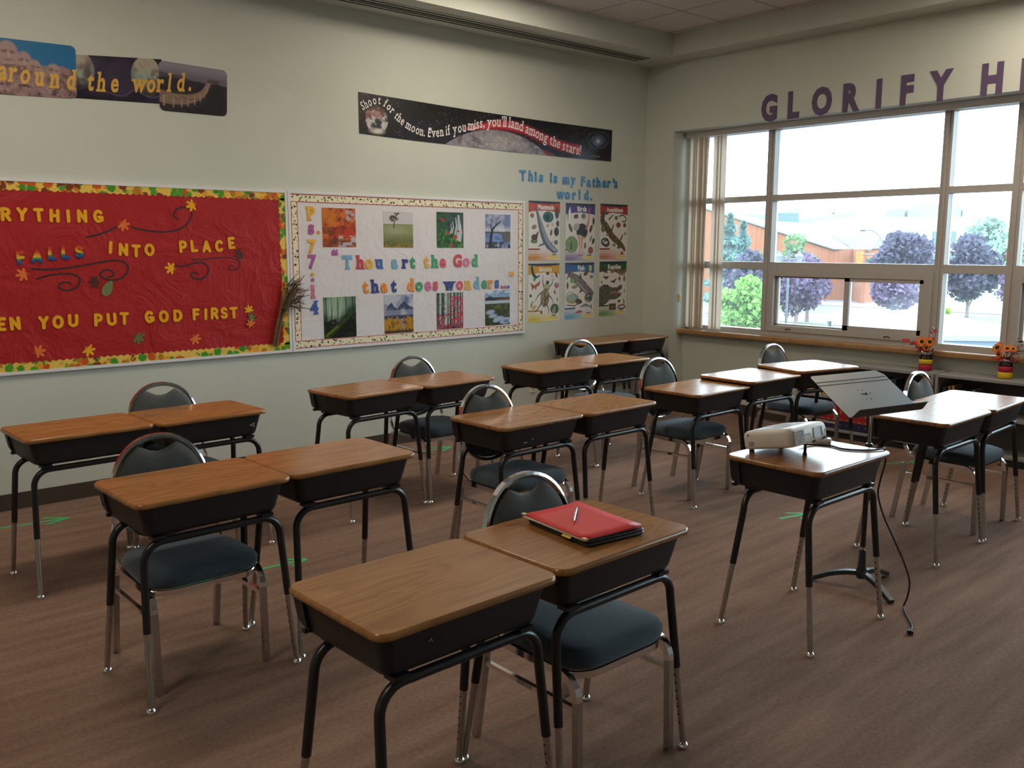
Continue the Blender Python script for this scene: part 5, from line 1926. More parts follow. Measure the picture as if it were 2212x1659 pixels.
for k in range(5):
    a = random.uniform(-.02, .02)
    m.loft([[(x * math.cos(a) - y * math.sin(a), x * math.sin(a) + y * math.cos(a), z) for x, y, z in rrect(0.112, 0.152, 0.003, 0.0009 * k)], [(x * math.cos(a) - y * math.sin(a), x * math.sin(a) + y * math.cos(a), z) for x, y, z in rrect(0.112, 0.152, 0.003, 0.0009 * k + 0.0007)]], 0, False)
m.build('sheets', mat('cream_paper', (0.62, 0.56, 0.44), 0.7), pp)
fo = thing('folder', 'bright red paper folder on top of the laptop', 'folder', (FX, FY, H2 + 0.026), FR_)
REDF = mat('red_folder_card', lin('#d3242b'), 0.5, 0, 0.35, vary=0.02)
v = []
for yy in (-0.158, 0.158):
    pass
low = MB().box((-0.114, -0.157, 0.0), (0.114, 0.157, 0.0012))
low.build('back_cover', REDF, fo)
rr = []
for y in np.linspace(-0.159, 0.159, 8):
    rr.append([(x, y, 0.003 + 0.006 * max(0, (x + 0.02) / 0.135) ** 2 * (0.6 + 0.4 * abs(y) / 0.16)) for x in np.linspace(-0.115, 0.115, 8)])
fc = MB()
fc.loft(rr, 0, True, False, False, False)
o_ = fc.build('front_cover', REDF, fo)
sm_ = o_.modifiers.new('card', 'SOLIDIFY')
sm_.thickness = 0.0012
CORN = mat('brass_corner', (0.70, 0.60, 0.40), 0.3, 0.8)
for y in (-0.155, 0.155):
    MB().box((-0.119, y - 0.009, -0.001), (-0.106, y + 0.009, 0.0052)).build('corner_clip', CORN, fo)
st = thing('sticky_tab', 'yellow sticky tab poking out under the near edge of the red folder', 'sticky note', (FX - 0.113, FY - 0.062, H2 + 0.0225), FR_)
MB().loft([[(-0.017, -0.021, -0.008), (-0.008, -0.021, -0.001), (0.010, -0.021, 0.001)], [(-0.017, 0.021, -0.008), (-0.008, 0.021, -0.001), (0.010, 0.021, 0.001)]], 0, False, False, False, False).build('tab', mat('yellow_note', lin('#e0b92c'), 0.6), st)
s2 = st.children[0].modifiers.new('card', 'SOLIDIFY')
s2.thickness = 0.0006
pn = thing('pen', 'silver and blue ballpoint pen lying on the red folder', 'pen', (2.012, 1.978, H2 + 0.0355), math.radians(41))
CLEAR = mat('silver_barrel', (0.62, 0.64, 0.70), 0.2, 0.6)
MB().tube([(-0.062, 0, 0.0045), (0.045, 0, 0.0045)], 0.0046, 12).build('barrel', CLEAR, pn)
MB().tube([(-0.074, 0, 0.0045), (-0.068, 0, 0.0045), (-0.062, 0, 0.0045)], [0.001, 0.0032, 0.0044], 10).build('tip', CHROME, pn)
MB().tube([(0.045, 0, 0.0045), (0.066, 0, 0.0045)], 0.0048, 12).build('cap', mat('ink_blue', (0.03, 0.06, 0.25), 0.35), pn)
MB().box((0.020, -0.0015, 0.0085), (0.062, 0.0015, 0.0105)).build('clip', CHROME, pn)

# ------------------------------------------------------------------ projector
PX_, PY_, PZ_ = 3.452, 2.108, 0.771
tilt = math.radians(11.5)
pj = thing('projector', 'white projector tilted up on its front foot on the single desk', 'projector', (PX_, PY_ + 0.105, PZ_), 0.02)
PT = Matrix.Translation((0, 0, 0.012)) @ Matrix.Rotation(-tilt, 4, 'X')
PW = mat('white_projector_plastic', (0.70, 0.65, 0.58), 0.38, 0, 0.45, vary=0.015)
PGREY = mat('grey_projector_plastic', (0.32, 0.31, 0.30), 0.4)
W_, D_ = 0.150, 0.122
rg = [rrect(W_ - i, D_ - i, 0.028, z, 7, 0, -D_ + 0.015) for i, z in ((0.012, 0.0), (0.003, 0.004), (0.0, 0.012), (0.0, 0.058), (0.004, 0.071), (0.012, 0.078), (0.03, 0.081))]
MB().loft(rg, M=PT).build('body', PW, pj)
MB().loft([rrect(0.11, 0.075, 0.02, 0.0806, 6, -0.01, -D_ + 0.03), rrect(0.11, 0.075, 0.02, 0.0818, 6, -0.01, -D_ + 0.03)], M=PT).build('top_panel', mat('glossy_white_panel', (0.62, 0.62, 0.66), 0.12), pj)
yf = -2 * D_ + 0.015
g_ = MB()
g_.box((-0.128, yf - 0.0012, 0.012), (-0.056, yf + 0.004, 0.066), 1)
for k in range(7):
    x = -0.128 + k * 0.0118
    g_.box((x - 0.0012, yf - 0.0045, 0.011), (x + 0.0024, yf - 0.0005, 0.067))
for k in range(7):
    z = 0.012 + k * 0.0088
    g_.box((-0.128, yf - 0.0045, z - 0.0012), (-0.056, yf - 0.0005, z + 0.0012))
for v_ in range(0):
    pass
gg = g_.build('vent_grille', [PW, HOLE], pj)
for vv in gg.data.vertices:
    vv.co = PT @ vv.co
MB().loft([rrect(0.036, 0.024, 0.006, 0, 4), rrect(0.036, 0.024, 0.006, 0.003, 4), rrect(0.031, 0.0195, 0.004, 0.003, 4), rrect(0.031, 0.0195, 0.004, 0.0005, 4)], 0, False, M=PT @ Matrix.Translation((0.062, yf, 0.040)) @ UP).build('lens_window', [mat('lens_cover', (0.42, 0.38, 0.34), 0.25)], pj)
ir = MB().loft([rrect(0.007, 0.007, 0.003, 0, 4), rrect(0.007, 0.007, 0.003, 0.001, 4)], 0, False, M=PT @ Matrix.Translation((0.124, yf, 0.040)) @ UP)
ir.build('infrared_window', PGREY, pj)
lg = MB()
xx = -0.040
for c in 'EPSON':
    add_glyph(lg, c, 0.0088, PT @ Matrix.Translation((xx, yf - 0.0002, 0.036)) @ UP, 0.02, False, 0.0006, 0, 0, 'c', .95)
    xx += 0.0084
lg.build('logo', PGREY, pj)
dk_ = MB()
for x0, x1, z0, z1 in ((0.018, 0.038, 0.001, 0.0095), (0.098, 0.128, 0.003, 0.014)):
    dk_.box((x0, yf - 0.001, z0), (x1, yf + 0.004, z1), 0, PT)
dk_.box((-W_ - 0.0006, -0.045, 0.014), (-W_ + 0.002, -0.02, 0.034), 1, PT)
dk_.lathe([(0.004, -0.001), (0.004, 0.001)], 10, (0, 0, 0), 0, M=PT @ Matrix.Translation((-W_, -0.02, 0.062)) @ Matrix.Rotation(PI / 2, 4, 'Y'))
dk_.build('port', [HOLE, PGREY], pj)
ff = PT @ Vector((0, yf + 0.028, 0.004))
MB().tube([(ff.x, ff.y, ff.z), (ff.x, ff.y, 0.012)], 0.0065, 10).lathe([(0.0095, 0.0), (0.0095, 0.008), (0.0065, 0.012)], 12, (ff.x, ff.y, 0.0)).build('front_foot', BLACKSAT, pj)
for sx in (-0.12, 0.12):
    q = PT @ Vector((sx, -0.012, 0.004))
    MB().tube([(q.x, q.y, q.z), (q.x, q.y, 0.0)], [0.010, 0.012], 10).build('rear_foot', BLACKSAT, pj)
rm = thing('remote_control', 'small white remote control behind the projector on the single desk', 'remote', (3.735, 2.12, PZ_), math.radians(28))
MB().loft([rrect(0.022, 0.058, 0.008, 0.0), rrect(0.024, 0.060, 0.009, 0.005), rrect(0.024, 0.060, 0.009, 0.017), rrect(0.020, 0.056, 0.008, 0.022)]).build('body', PW, rm)
BTN = mat('blue_grey_button', (0.16, 0.30, 0.36), 0.5)
for i in range(3):
    for j in range(5):
        MB().loft([rrect(0.004, 0.004, 0.0015, 0.0215, 3, -0.011 + i * 0.011, -0.04 + j * 0.018), rrect(0.0035, 0.0035, 0.0015, 0.0235, 3, -0.011 + i * 0.011, -0.04 + j * 0.018)]).build('button', BTN, rm)

cb = thing('power_cable', 'black power cable hanging from the projector desk down to the carpet', 'cable', (0, 0, 0))
pts = [(3.585, 2.125, 0.785), (3.63, 2.105, 0.778), (3.672, 2.08, 0.7755), (3.69, 2.02, 0.7755), (3.672, 1.965, 0.7755), (3.70, 1.905, 0.7755), (3.755, 1.860, 0.7755), (3.800, 1.844, 0.7765), (3.826, 1.842, 0.770), (3.838, 1.844, 0.71),
       (3.846, 1.866, 0.62), (3.852, 1.874, 0.55), (3.872, 1.855, 0.46), (3.900, 1.815, 0.355), (3.945, 1.780, 0.24), (3.985, 1.765, 0.14), (4.000, 1.776, 0.06), (4.000, 1.790, 0.012), (3.955, 1.765, 0.0055), (3.885, 1.715, 0.0055), (3.845, 1.685, 0.0055), (3.810, 1.662, 0.0055), (3.765, 1.645, 0.007)]
MB().tube(smooth_path(pts, 5), 0.0042, 8).build('cord', BLACKSAT, cb)
PM = Matrix.Translation((3.745, 1.640, 0.010)) @ Matrix.Rotation(math.radians(200), 4, 'Z')
MB().loft([[(x, y, z) for y, z, x in rrect(0.005, 0.005, 0.003, -0.022)], [(x, y, z) for y, z, x in rrect(0.009, 0.008, 0.004, -0.004)], [(x, y, z) for y, z, x in rrect(0.0125, 0.0095, 0.004, 0.006)], [(x, y, z) for y, z, x in rrect(0.0125, 0.0095, 0.004, 0.018)]], M=PM).build('plug', BLACKSAT, cb)
pr = MB().box((0.018, -0.0075, -0.003), (0.036, -0.006, 0.003), 0, PM).box((0.018, 0.006, -0.003), (0.036, 0.0075, 0.003), 0, PM)
pr.tube([PM @ Vector((0.018, 0, -0.004)), PM @ Vector((0.039, 0, -0.004))], 0.0023, 8)
pr.build('prongs', CHROME, cb)

# ------------------------------------------------------------------ music stand
ms = thing('music_stand', 'black music stand with its wide tray tilted back, behind the projector desk', 'music stand', (4.105, 2.057, 0))
MSB = mat('black_crinkle_paint', (0.022, 0.024, 0.028), 0.38, 0, 0.5, bump=0.1, scale=400)
hub = MB().lathe([(0.022, 0.045), (0.026, 0.055), (0.026, 0.085), (0.020, 0.10), (0.017, 0.16), (0.017, 0.185), (0.012, 0.19)], 16)
hub.build('hub', MSB, ms)
for ang in (117, 243, 356):
    a = math.radians(ang)
    c_, s_2 = math.cos(a), math.sin(a)
    L = [(0.01, 0.070), (0.07, 0.066), (0.14, 0.050), (0.205, 0.024), (0.235, 0.012)]
    MB().tube(smooth_path([(c_ * r_, s_2 * r_, z) for r_, z in L], 4), prof=[(-0.016, -0.010), (0.016, -0.010), (0.013, 0.011), (-0.013, 0.011)], up=(0, 0, 1)).build('leg', MSB, ms)
MB().tube([(0, 0, 0.185), (0, 0, 0.205)], 0.0095, 12).build('collar', STEEL, ms)
MB().tube([(0, 0, 0.205), (0, 0, 0.71)], 0.0125, 12).lathe([(0.017, 0.685), (0.019, 0.69), (0.019, 0.715), (0.015, 0.722)], 14).build('lower_pole', BLACKTUBE, ms)
MB().tube([(0, 0, 0.715), (0, 0, 0.93)], 0.0085, 12).build('upper_pole', CHROME, ms)
TR = Matrix.Translation((4.084 - 4.105, 2.084 - 2.057, 0.968)) @ Matrix.Rotation(math.radians(-12.4), 4, 'Z') @ Matrix.Rotation(math.radians(32.7), 4, 'X')
hw, hh = 0.245, 0.146
ty = MB()
poly = [(-hw + 0.012, -hh), (hw - 0.012, -hh), (hw, -hh + 0.02), (hw, hh - 0.04), (hw - 0.035, hh), (-hw + 0.035, hh), (-hw, hh - 0.04), (-hw, -hh + 0.02)]
poly = [(-hw, -hh), (hw, -hh), (hw, hh - 0.035), (hw - 0.030, hh), (-hw + 0.012, hh), (-hw, hh - 0.012)]
ty.prism(poly, -0.0012, 0.0012, 0, TR)
ty.build('tray', MSB, ms)
lp_ = MB()                                                          # ledge along the lower edge
pr_ = [(-hh - 0.001, -0.001), (-hh - 0.006, 0.003), (-hh - 0.010, 0.012), (-hh - 0.011, 0.055), (-hh - 0.014, 0.060)]
for i, (x0, x1) in enumerate(((-hw, hw),)):
    lp_.loft([[(x0 + 0.02 * (k > 2), y, z) for k, (y, z) in enumerate(pr_)], [(x1 + 0.0 * k, y, z) for k, (y, z) in enumerate(pr_)]], 0, False, False, False, False, TR)
lo2 = lp_.build('ledge', MSB, ms)
so = lo2.modifiers.new('sheet', 'SOLIDIFY')
so.thickness = 0.0022
rib = MB()
for y in (0.075, 0.098):
    rib.tube([TR @ Vector((-hw + 0.004, y, 0.0012)), TR @ Vector((hw - 0.006, y, 0.0012))], 0.0026, 6)
rib.build('stiffening_rib', MSB, ms)
hl = MB()
for x, y in ((-0.03, 0.02), (0.0, 0.02), (-0.03, -0.045), (0.0, -0.045), (-0.01, -0.115), (0.025, -0.115), (-0.05, 0.087), (-0.01, 0.087)):
    hl.lathe([(0.0035, 0.0012), (0.0035, 0.0016)], 8, (x, y, 0), M=TR)
hl.build('rivet', HOLE, ms)
lt = MB()
xx = -0.032
for c in 'MANHASSET':
    add_glyph(lt, c, 0.0085, TR @ Matrix.Translation((xx, -0.012, 0.0013)), 0.02, False, 0.0003, 0, 0, 'c', .95)
    xx += 0.0078
lt.build('embossed_lettering', HOLE, ms)
MB().tube([TR @ Vector((0, 0.0, -0.004)), (0, 0, 0.905)], 0.014, 10).build('swivel', BLACKSAT, ms)

# ------------------------------------------------------------------ bookcases under the window
def bookcase(lab, y0, y1):
    b = thing('bookcase', lab, 'bookcase', (7.405, (y0 + y1) / 2, 0), 0, 'low grey bookcases')
    hy = (y1 - y0) / 2
    MB().box((-0.155, -hy, 0.635), (0.150, hy, 0.655)).build('top', GREYMETAL, b)
    for sy in (-1, 1):
        MB().box((-0.155, sy * hy - (0.022 if sy > 0 else 0), 0), (0.150, sy * hy + (0.022 if sy < 0 else 0), 0.635)).build('side_panel', GREYMETAL, b)
    MB().box((0.140, -hy + 0.022, 0.02), (0.150, hy - 0.022, 0.635)).build('back_panel', mat('dark_grey_panel', (0.09, 0.09, 0.09), 0.5), b)
    for z in (0.345, 0.058):
        MB().box((-0.152, -hy + 0.022, z), (0.140, hy - 0.022, z + 0.022)).build('shelf', GREYMETAL, b)
    MB().box((-0.130, -hy + 0.022, 0), (-0.120, hy - 0.022, 0.058)).build('kick_plate', mat('black_kick', (0.02, 0.02, 0.02), 0.6), b)
    return b


bookcase('low grey metal bookcase under the window holding the red volumes', 3.135, 4.350)
bookcase('low grey metal bookcase at the right edge carrying the jar with red over yellow bands', 1.905, 3.120)


def book_mats(cover):
    return [mat('book_%s' % cover.strip('#'), lin(cover), 0.5), mat('page_block', (0.55, 0.50, 0.40), 0.8)]


def make_book(lab, y, zbase, thick, h, d, cover, group, spine=None):
    b = thing('book', lab, 'book', (7.275, y, zbase), 0, group)
    MB().box((0.004, -thick / 2 + 0.002, 0.003), (d - 0.003, thick / 2 - 0.002, h - 0.003)).build('pages', book_mats(cover)[1], b)
    c = MB()
    c.box((0, -thick / 2, 0), (d, -thick / 2 + 0.002, h)).box((0, thick / 2 - 0.002, 0), (d, thick / 2, h)).box((-0.001, -thick / 2, 0), (0.003, thick / 2, h))
    if spine:
        c.box((-0.0018, -thick / 2, 0), (-0.001, thick / 2, h * 0.30), 1)
        c.box((-0.0024, -thick * .18, h * .55), (-0.0012, thick * .18, h * .86), 2)
        c.box((-0.0024, -thick * .32, h * .33), (-0.0012, thick * .32, h * .36), 2)
        c.lathe([(0.005, 0), (0.005, 0.0008)], 8, (0, 0, 0), 2, M=Matrix.Translation((-0.0019, 0, h * .17)) @ Matrix.Rotation(-PI / 2, 4, 'Y'))
    c.build('cover', [book_mats(cover)[0]] + ([mat('navy_spine', lin('#1d2448'), 0.5), mat('gold_stamp', lin('#b88a4a'), 0.4)] if spine else []), b)
    return b


ORD = ['first', 'second', 'third', 'fourth', 'fifth', 'sixth', 'seventh', 'eighth', 'ninth', 'tenth', 'eleventh']
y = 4.295
for k in range(11):
    th_ = 0.0565
    make_book('thick red reference book with blue spine foot, %s from the left on the bottom shelf' % ORD[k], y - th_ / 2, 0.080, th_, 0.235 if k not in (6, 7) else 0.250, 0.19, '#a81f2a', 'red reference volumes', True)
    y -= th_ + 0.0012
UPB = [(4.255, .03, .20, '#c8a45a'), (4.215, .045, .16, '#d8b878'), (4.170, .022, .21, '#7a8a5a'), (4.130, .03, .19, '#d0c49a'), (4.095, .022, .22, '#b09a5a'), (4.068, .018, .20, '#e0d4a8'), (4.04, .03, .18, '#5a4a3a'), (3.60, .03, .2, '#22304a'), (3.565, .03, .21, '#2a3a4c'), (3.53, .025, .19, '#1c2430'), (3.495, .03, .2, '#34404a'), (3.46, .025, .21, '#243044')]
for k, (yy, t, h, c) in enumerate(UPB):
    nm = 'tan and cream' if k < 7 else 'dark blue'
    make_book('%s book, %s along the upper shelf of the bookcase with red volumes' % ('pale' if k < 7 else 'dark', ORD[k] if k < 11 else 'last'), yy, 0.367, t, h, 0.15, c, 'books on the upper shelves')
UP2 = [(3.055, .028, .19, '#26303c'), (3.015, .022, .20, '#8a6a4a'), (2.985, .018, .21, '#b0845a'), (2.955, .02, .19, '#1e2638'), (2.925, .02, .18, '#4a3a5a'), (2.895, .022, .17, '#3a4a72'), (2.865, .02, .17, '#2c3a5c'), (2.83, .022, .19, '#8a8456'), (2.795, .03, .16, '#22283a'), (2.755, .03, .16, '#1c2030')]
for k, (yy, t, h, c) in enumerate(UP2):
    make_book('small book, %s from the left on the upper shelf of the right bookcase' % ORD[k], yy, 0.367, t, h, 0.15, c, 'books on the upper shelves')

# ------------------------------------------------------------------ jars of autumn flowers
JG = Nodes('jar_glass')
t_ = JG.n('ShaderNodeBsdfTransparent')
t_.inputs[0].default_value = (0.86, 0.84, 0.82, 1)
gl = JG.n('ShaderNodeBsdfGlossy')
gl.inputs['Roughness'].default_value = 0.05
lw = JG.n('ShaderNodeLayerWeight')
lw.inputs[0].default_value = 0.35
mx = JG.n('ShaderNodeMixShader')
JG.l(lw.outputs['Fresnel'], mx.inputs[0])
JG.l(t_.outputs[0], mx.inputs[1])
JG.l(gl.outputs[0], mx.inputs[2])
JG.l(mx.outputs[0], JG.out.inputs[0])
ORANGE = mat('orange_petal', lin('#e8641c'), 0.6, vary=0.25, scale=40)
ORANGE2 = mat('gold_petal', lin('#e89a2c'), 0.6, vary=0.2, scale=40)
REDLEAF = mat('red_leaf', lin('#b8263a'), 0.6, vary=0.25, scale=40)
DARKC = mat('dark_flower_centre', (0.02, 0.012, 0.01), 0.8)
STEMC = mat('brown_stem', (0.10, 0.05, 0.035), 0.7)
BERRY = mat('dark_berry', (0.14, 0.02, 0.03), 0.4)
JRED = mat('red_band', lin('#b81f3e'), 0.55)
JYEL = mat('yellow_band', lin('#e8bf1c'), 0.55)


def flower(parent, c, n, R, petal, centre=True):
    n = Vector(n).normalized()
    a = n.orthogonal().normalized()
    b = n.cross(a)
    c = Vector(c)
    pm = MB()
    for ringk, (cnt, rl, lift) in enumerate(((13, 1.0, 0.15), (10, 0.72, 0.35))):
        for k in range(cnt):
            th = 2 * PI * (k + 0.5 * ringk) / cnt
            d = math.cos(th) * a + math.sin(th) * b
            s = n.cross(d)
            L = R * rl * random.uniform(.9, 1.08)
            w = R * 0.17
            p = [c + d * R * 0.2, c + d * L * .6 + s * w + n * lift * R * .45, c + d * L + n * lift * R * .3, c + d * L * .6 - s * w + n * lift * R * .45, c + d * L * .6 + n * lift * R * .28]
            pm.add(p, [(0, 1, 4), (1, 2, 4), (2, 3, 4), (3, 0, 4)], ringk % 2)
    f_ = pm.build('flower', [petal, ORANGE2], parent)
    if centre:
        m_ = MB()
        m_.sphere((0, 0, 0), (R * .30, R * .30, R * .16), 12, 6, 0, Matrix.Translation(c + n * R * 0.08) @ Matrix((a, b, n)).transposed().to_4x4())
        m_.build('flower_centre', DARKC, f_)


def leaf_spray(mb, stem, base, tip, n, size, seed):
    r_ = random.Random(seed)
    base, tip = Vector(base), Vector(tip)
    stem.tube([base, (base + tip) / 2 + Vector((0, 0, .01)), tip], 0.0016, 5)
    for k in range(n):
        t = .35 + .65 * k / max(n - 1, 1)
        p = base.lerp(tip, t)
        d = Vector((r_.uniform(-1, 1), r_.uniform(-1, 1), r_.uniform(-.2, .8))).normalized()
        s = d.orthogonal().normalized()
        nn = d.cross(s)
        L = size * r_.uniform(.7, 1.2)
        mb.add([p, p + d * L * .5 + s * L * .36, p + d * L, p + d * L * .5 - s * L * .36, p + d * L * .5 + nn * L * .1], [(0, 1, 4), (1, 2, 4), (2, 3, 4), (3, 0, 4)])


def jar(lab, loc, bands, seed):
    j = thing('flower_jar', lab, 'vase', loc, 0, 'jars of autumn flowers')
    MB().lathe([(0.044, 0.0), (0.049, 0.006), (0.050, 0.02), (0.050, 0.098), (0.046, 0.115), (0.037, 0.128), (0.036, 0.150), (0.038, 0.152)], 28, cap=False).lathe([(0.040, 0.004), (0.001, 0.004)], 20, cap=False).build('jar', JG.m, j)
    MB().lathe([(0.0372, 0.134), (0.0385, 0.136), (0.0385, 0.147), (0.0375, 0.149)], 24, cap=False).build('rim_ring', CHROME, j)
    for (z0, z1, m_) in bands:
        MB().lathe([(0.0505, z0), (0.0518, z0 + 0.001), (0.0518, z1 - 0.001), (0.0505, z1)], 28, cap=False).build('band', m_, j)
    return j


j1 = jar('glass jar of orange sunflowers with a yellow band above a red band', (7.43, 3.285, 0.655), ((0.004, 0.050, JRED), (0.055, 0.092, JYEL)), 1)
sm, lf, bb = MB(), MB(), MB()
heads = [((-.030, .030, .235), (-.8, -.35, .35), .052), ((-.028, -.035, .238), (-.85, -.5, .3), .050), ((-.01, .055, .205), (-.5, .8, .3), .04), ((.02, 0, .25), (-.2, -.1, 1), .045), ((-.03, -.01, .19), (-.9, -.2, -.1), .038)]
for c, n, R in heads:
    flower(j1, c, n, R, ORANGE)
    sm.tube([(c[0] * .25, c[1] * .25, .02), (c[0] * .4, c[1] * .4, .14), Vector(c) - Vector(n).normalized() * .01], .0022, 6)
leaf_spray(lf, sm, (0, .01, .15), (-.01, .155, .225), 9, .045, 3)
leaf_spray(lf, sm, (0, -.01, .15), (.01, -.045, .345), 9, .042, 4)
leaf_spray(lf, sm, (0, 0, .15), (-.03, .06, .16), 6, .035, 5)
for k in range(26):
    q = Vector((random.uniform(-.05, .05), random.uniform(-.06, .07), random.uniform(.14, .21)))
    bb.sphere(q, .0065, 6, 4)
for k in range(8):
    bb.sphere((random.uniform(0, .02), -.045 + random.uniform(-.02, .02), .26 + .012 * k), .005, 6, 4)
sm.build('stems', STEMC, j1)
lf.build('red_leaves', REDLEAF, j1)
bb.build('berries', BERRY, j1)

j2 = jar('glass jar of orange flowers with a red band above a yellow band', (7.43, 2.668, 0.655), ((0.004, 0.050, JYEL), (0.053, 0.095, JRED)), 2)
sm, lf, bb = MB(), MB(), MB()
for c, n, R in [((-.02, .062, .235), (-.7, .35, .45), .058), ((-.02, -.008, .232), (-.6, -.1, .7), .046), ((-.03, .045, .185), (-.9, .5, 0), .04), ((-.02, -.05, .235), (-.5, -.5, .6), .036)]:
    flower(j2, c, n, R, ORANGE)
    sm.tube([(c[0] * .25, c[1] * .25, .02), (c[0] * .4, c[1] * .4, .14), Vector(c) - Vector(n).normalized() * .01], .0022, 6)
for k in range(34):
    q = Vector((random.uniform(-.05, .05), random.uniform(-.085, .045), random.uniform(.13, .235)))
    sm.tube([(0, 0, .12), q], .0009, 4)
    bb.sphere(q, .0055, 6, 4)
for k in range(9):
    q = (random.uniform(-.01, .02), -.085 + random.uniform(-.035, .02), .245 + .009 * k)
    sm.tube([(0, -.02, .15), q], .0008, 4)
    bb.sphere(q, .0055, 6, 4)
leaf_spray(lf, sm, (0, .01, .15), (-.045, .055, .14), 8, .04, 8)
leaf_spray(lf, sm, (0, 0, .14), (-.03, -.075, .15), 5, .03, 9)
sm.build('stems', STEMC, j2)
lf.build('red_leaves', REDLEAF, j2)
bb.build('berries', BERRY, j2)

# ------------------------------------------------------------------ green tape arrows on the carpet
TAPE = mat('green_tape', lin('#3fae6a'), 0.6, vary=0.04)


def arrow(lab, tail, tip, head=0.14, ang=30, w=0.024):
    t = Vector((tip[0], tip[1]))
    d = (t - Vector(tail)).normalized()
    rz = math.atan2(d.y, d.x)
    L = (t - Vector(tail)).length
    a = thing('tape_arrow', lab, 'floor arrow', (tip[0], tip[1], 0.0), rz, 'green tape arrows')
    MB().box((-L, -w / 2, 0.0002), (-0.012, w / 2, 0.0012)).build('shaft', TAPE, a)
    for s_ in (-1, 1):
        M_ = Matrix.Rotation(PI + s_ * math.radians(ang), 4, 'Z')
        MB().box((0, -w / 2, 0.0012 + 0.0004 * (s_ > 0)), (head, w / 2, 0.002 + 0.0004 * (s_ > 0)), 0, M_).build('barb', TAPE, a)


arrow('green tape arrow on the carpet at the far left, in front of the back wall', (0.55, 5.97), (1.50, 5.842), .16)
arrow('green tape arrow on the carpet between the second-row left chair and the scratched-front desk', (1.55, 4.27), (2.235, 4.208), .12)
arrow('green tape arrow on the carpet under the desks below the white board', (3.62, 5.93), (4.50, 5.888), .17)
arrow('green tape arrow on the carpet left of the music stand, behind the projector desk', (4.79, 2.945), (5.02, 2.885), .14)
arrow('short green tape arrow on the carpet beside the right-hand bookcase', (6.60, 3.24), (6.93, 3.06), .10)
# ------------------------------------------------------------------ outside (the room is one storey up)
G0 = -3.9
GRASS = mat('lawn', (0.075, 0.105, 0.045), 0.9, vary=0.25, scale=0.4)
ASPH = mat('pale_asphalt', (0.125, 0.108, 0.117), 0.9, vary=0.06, scale=0.5)
struct(MB().box((7.9, -120, G0 - 0.5), (420, 330, G0)).build('ground', GRASS))
r = MB()
r.box((9, -80, G0), (48, 90, G0 + 0.03))
r.box((60, -80, G0), (69, 160, G0 + 0.04))
r.box((48, 22, G0), (60, 27, G0 + 0.035))
r.box((80, -90, G0), (90, 200, G0 + 0.05))
r.box((56, -60, G0), (60, 26, G0 + 0.035))
struct(r.build('road', ASPH))

BARK = mat('bark', (0.16, 0.12, 0.11), 0.9, vary=0.2, scale=4)
LV = {'purple': make_leaf('purple_leaves', '#4e4054', '#776680'), 'dusk': make_leaf('dusky_purple_leaves', '#434150', '#626070'), 'lime': make_leaf('bright_green_leaves', '#4f7d38', '#86a860'), 'green': make_leaf('mid_green_leaves', '#4c6b48', '#788c66'),
      'spruce': make_leaf('blue_green_needles', '#4c6c68', '#708c88'), 'far': make_leaf('far_green_leaves', '#6a8478', '#8a9e90'), 'yellow': make_leaf('yellow_green_leaves', '#9cc23c', '#c8e070')}


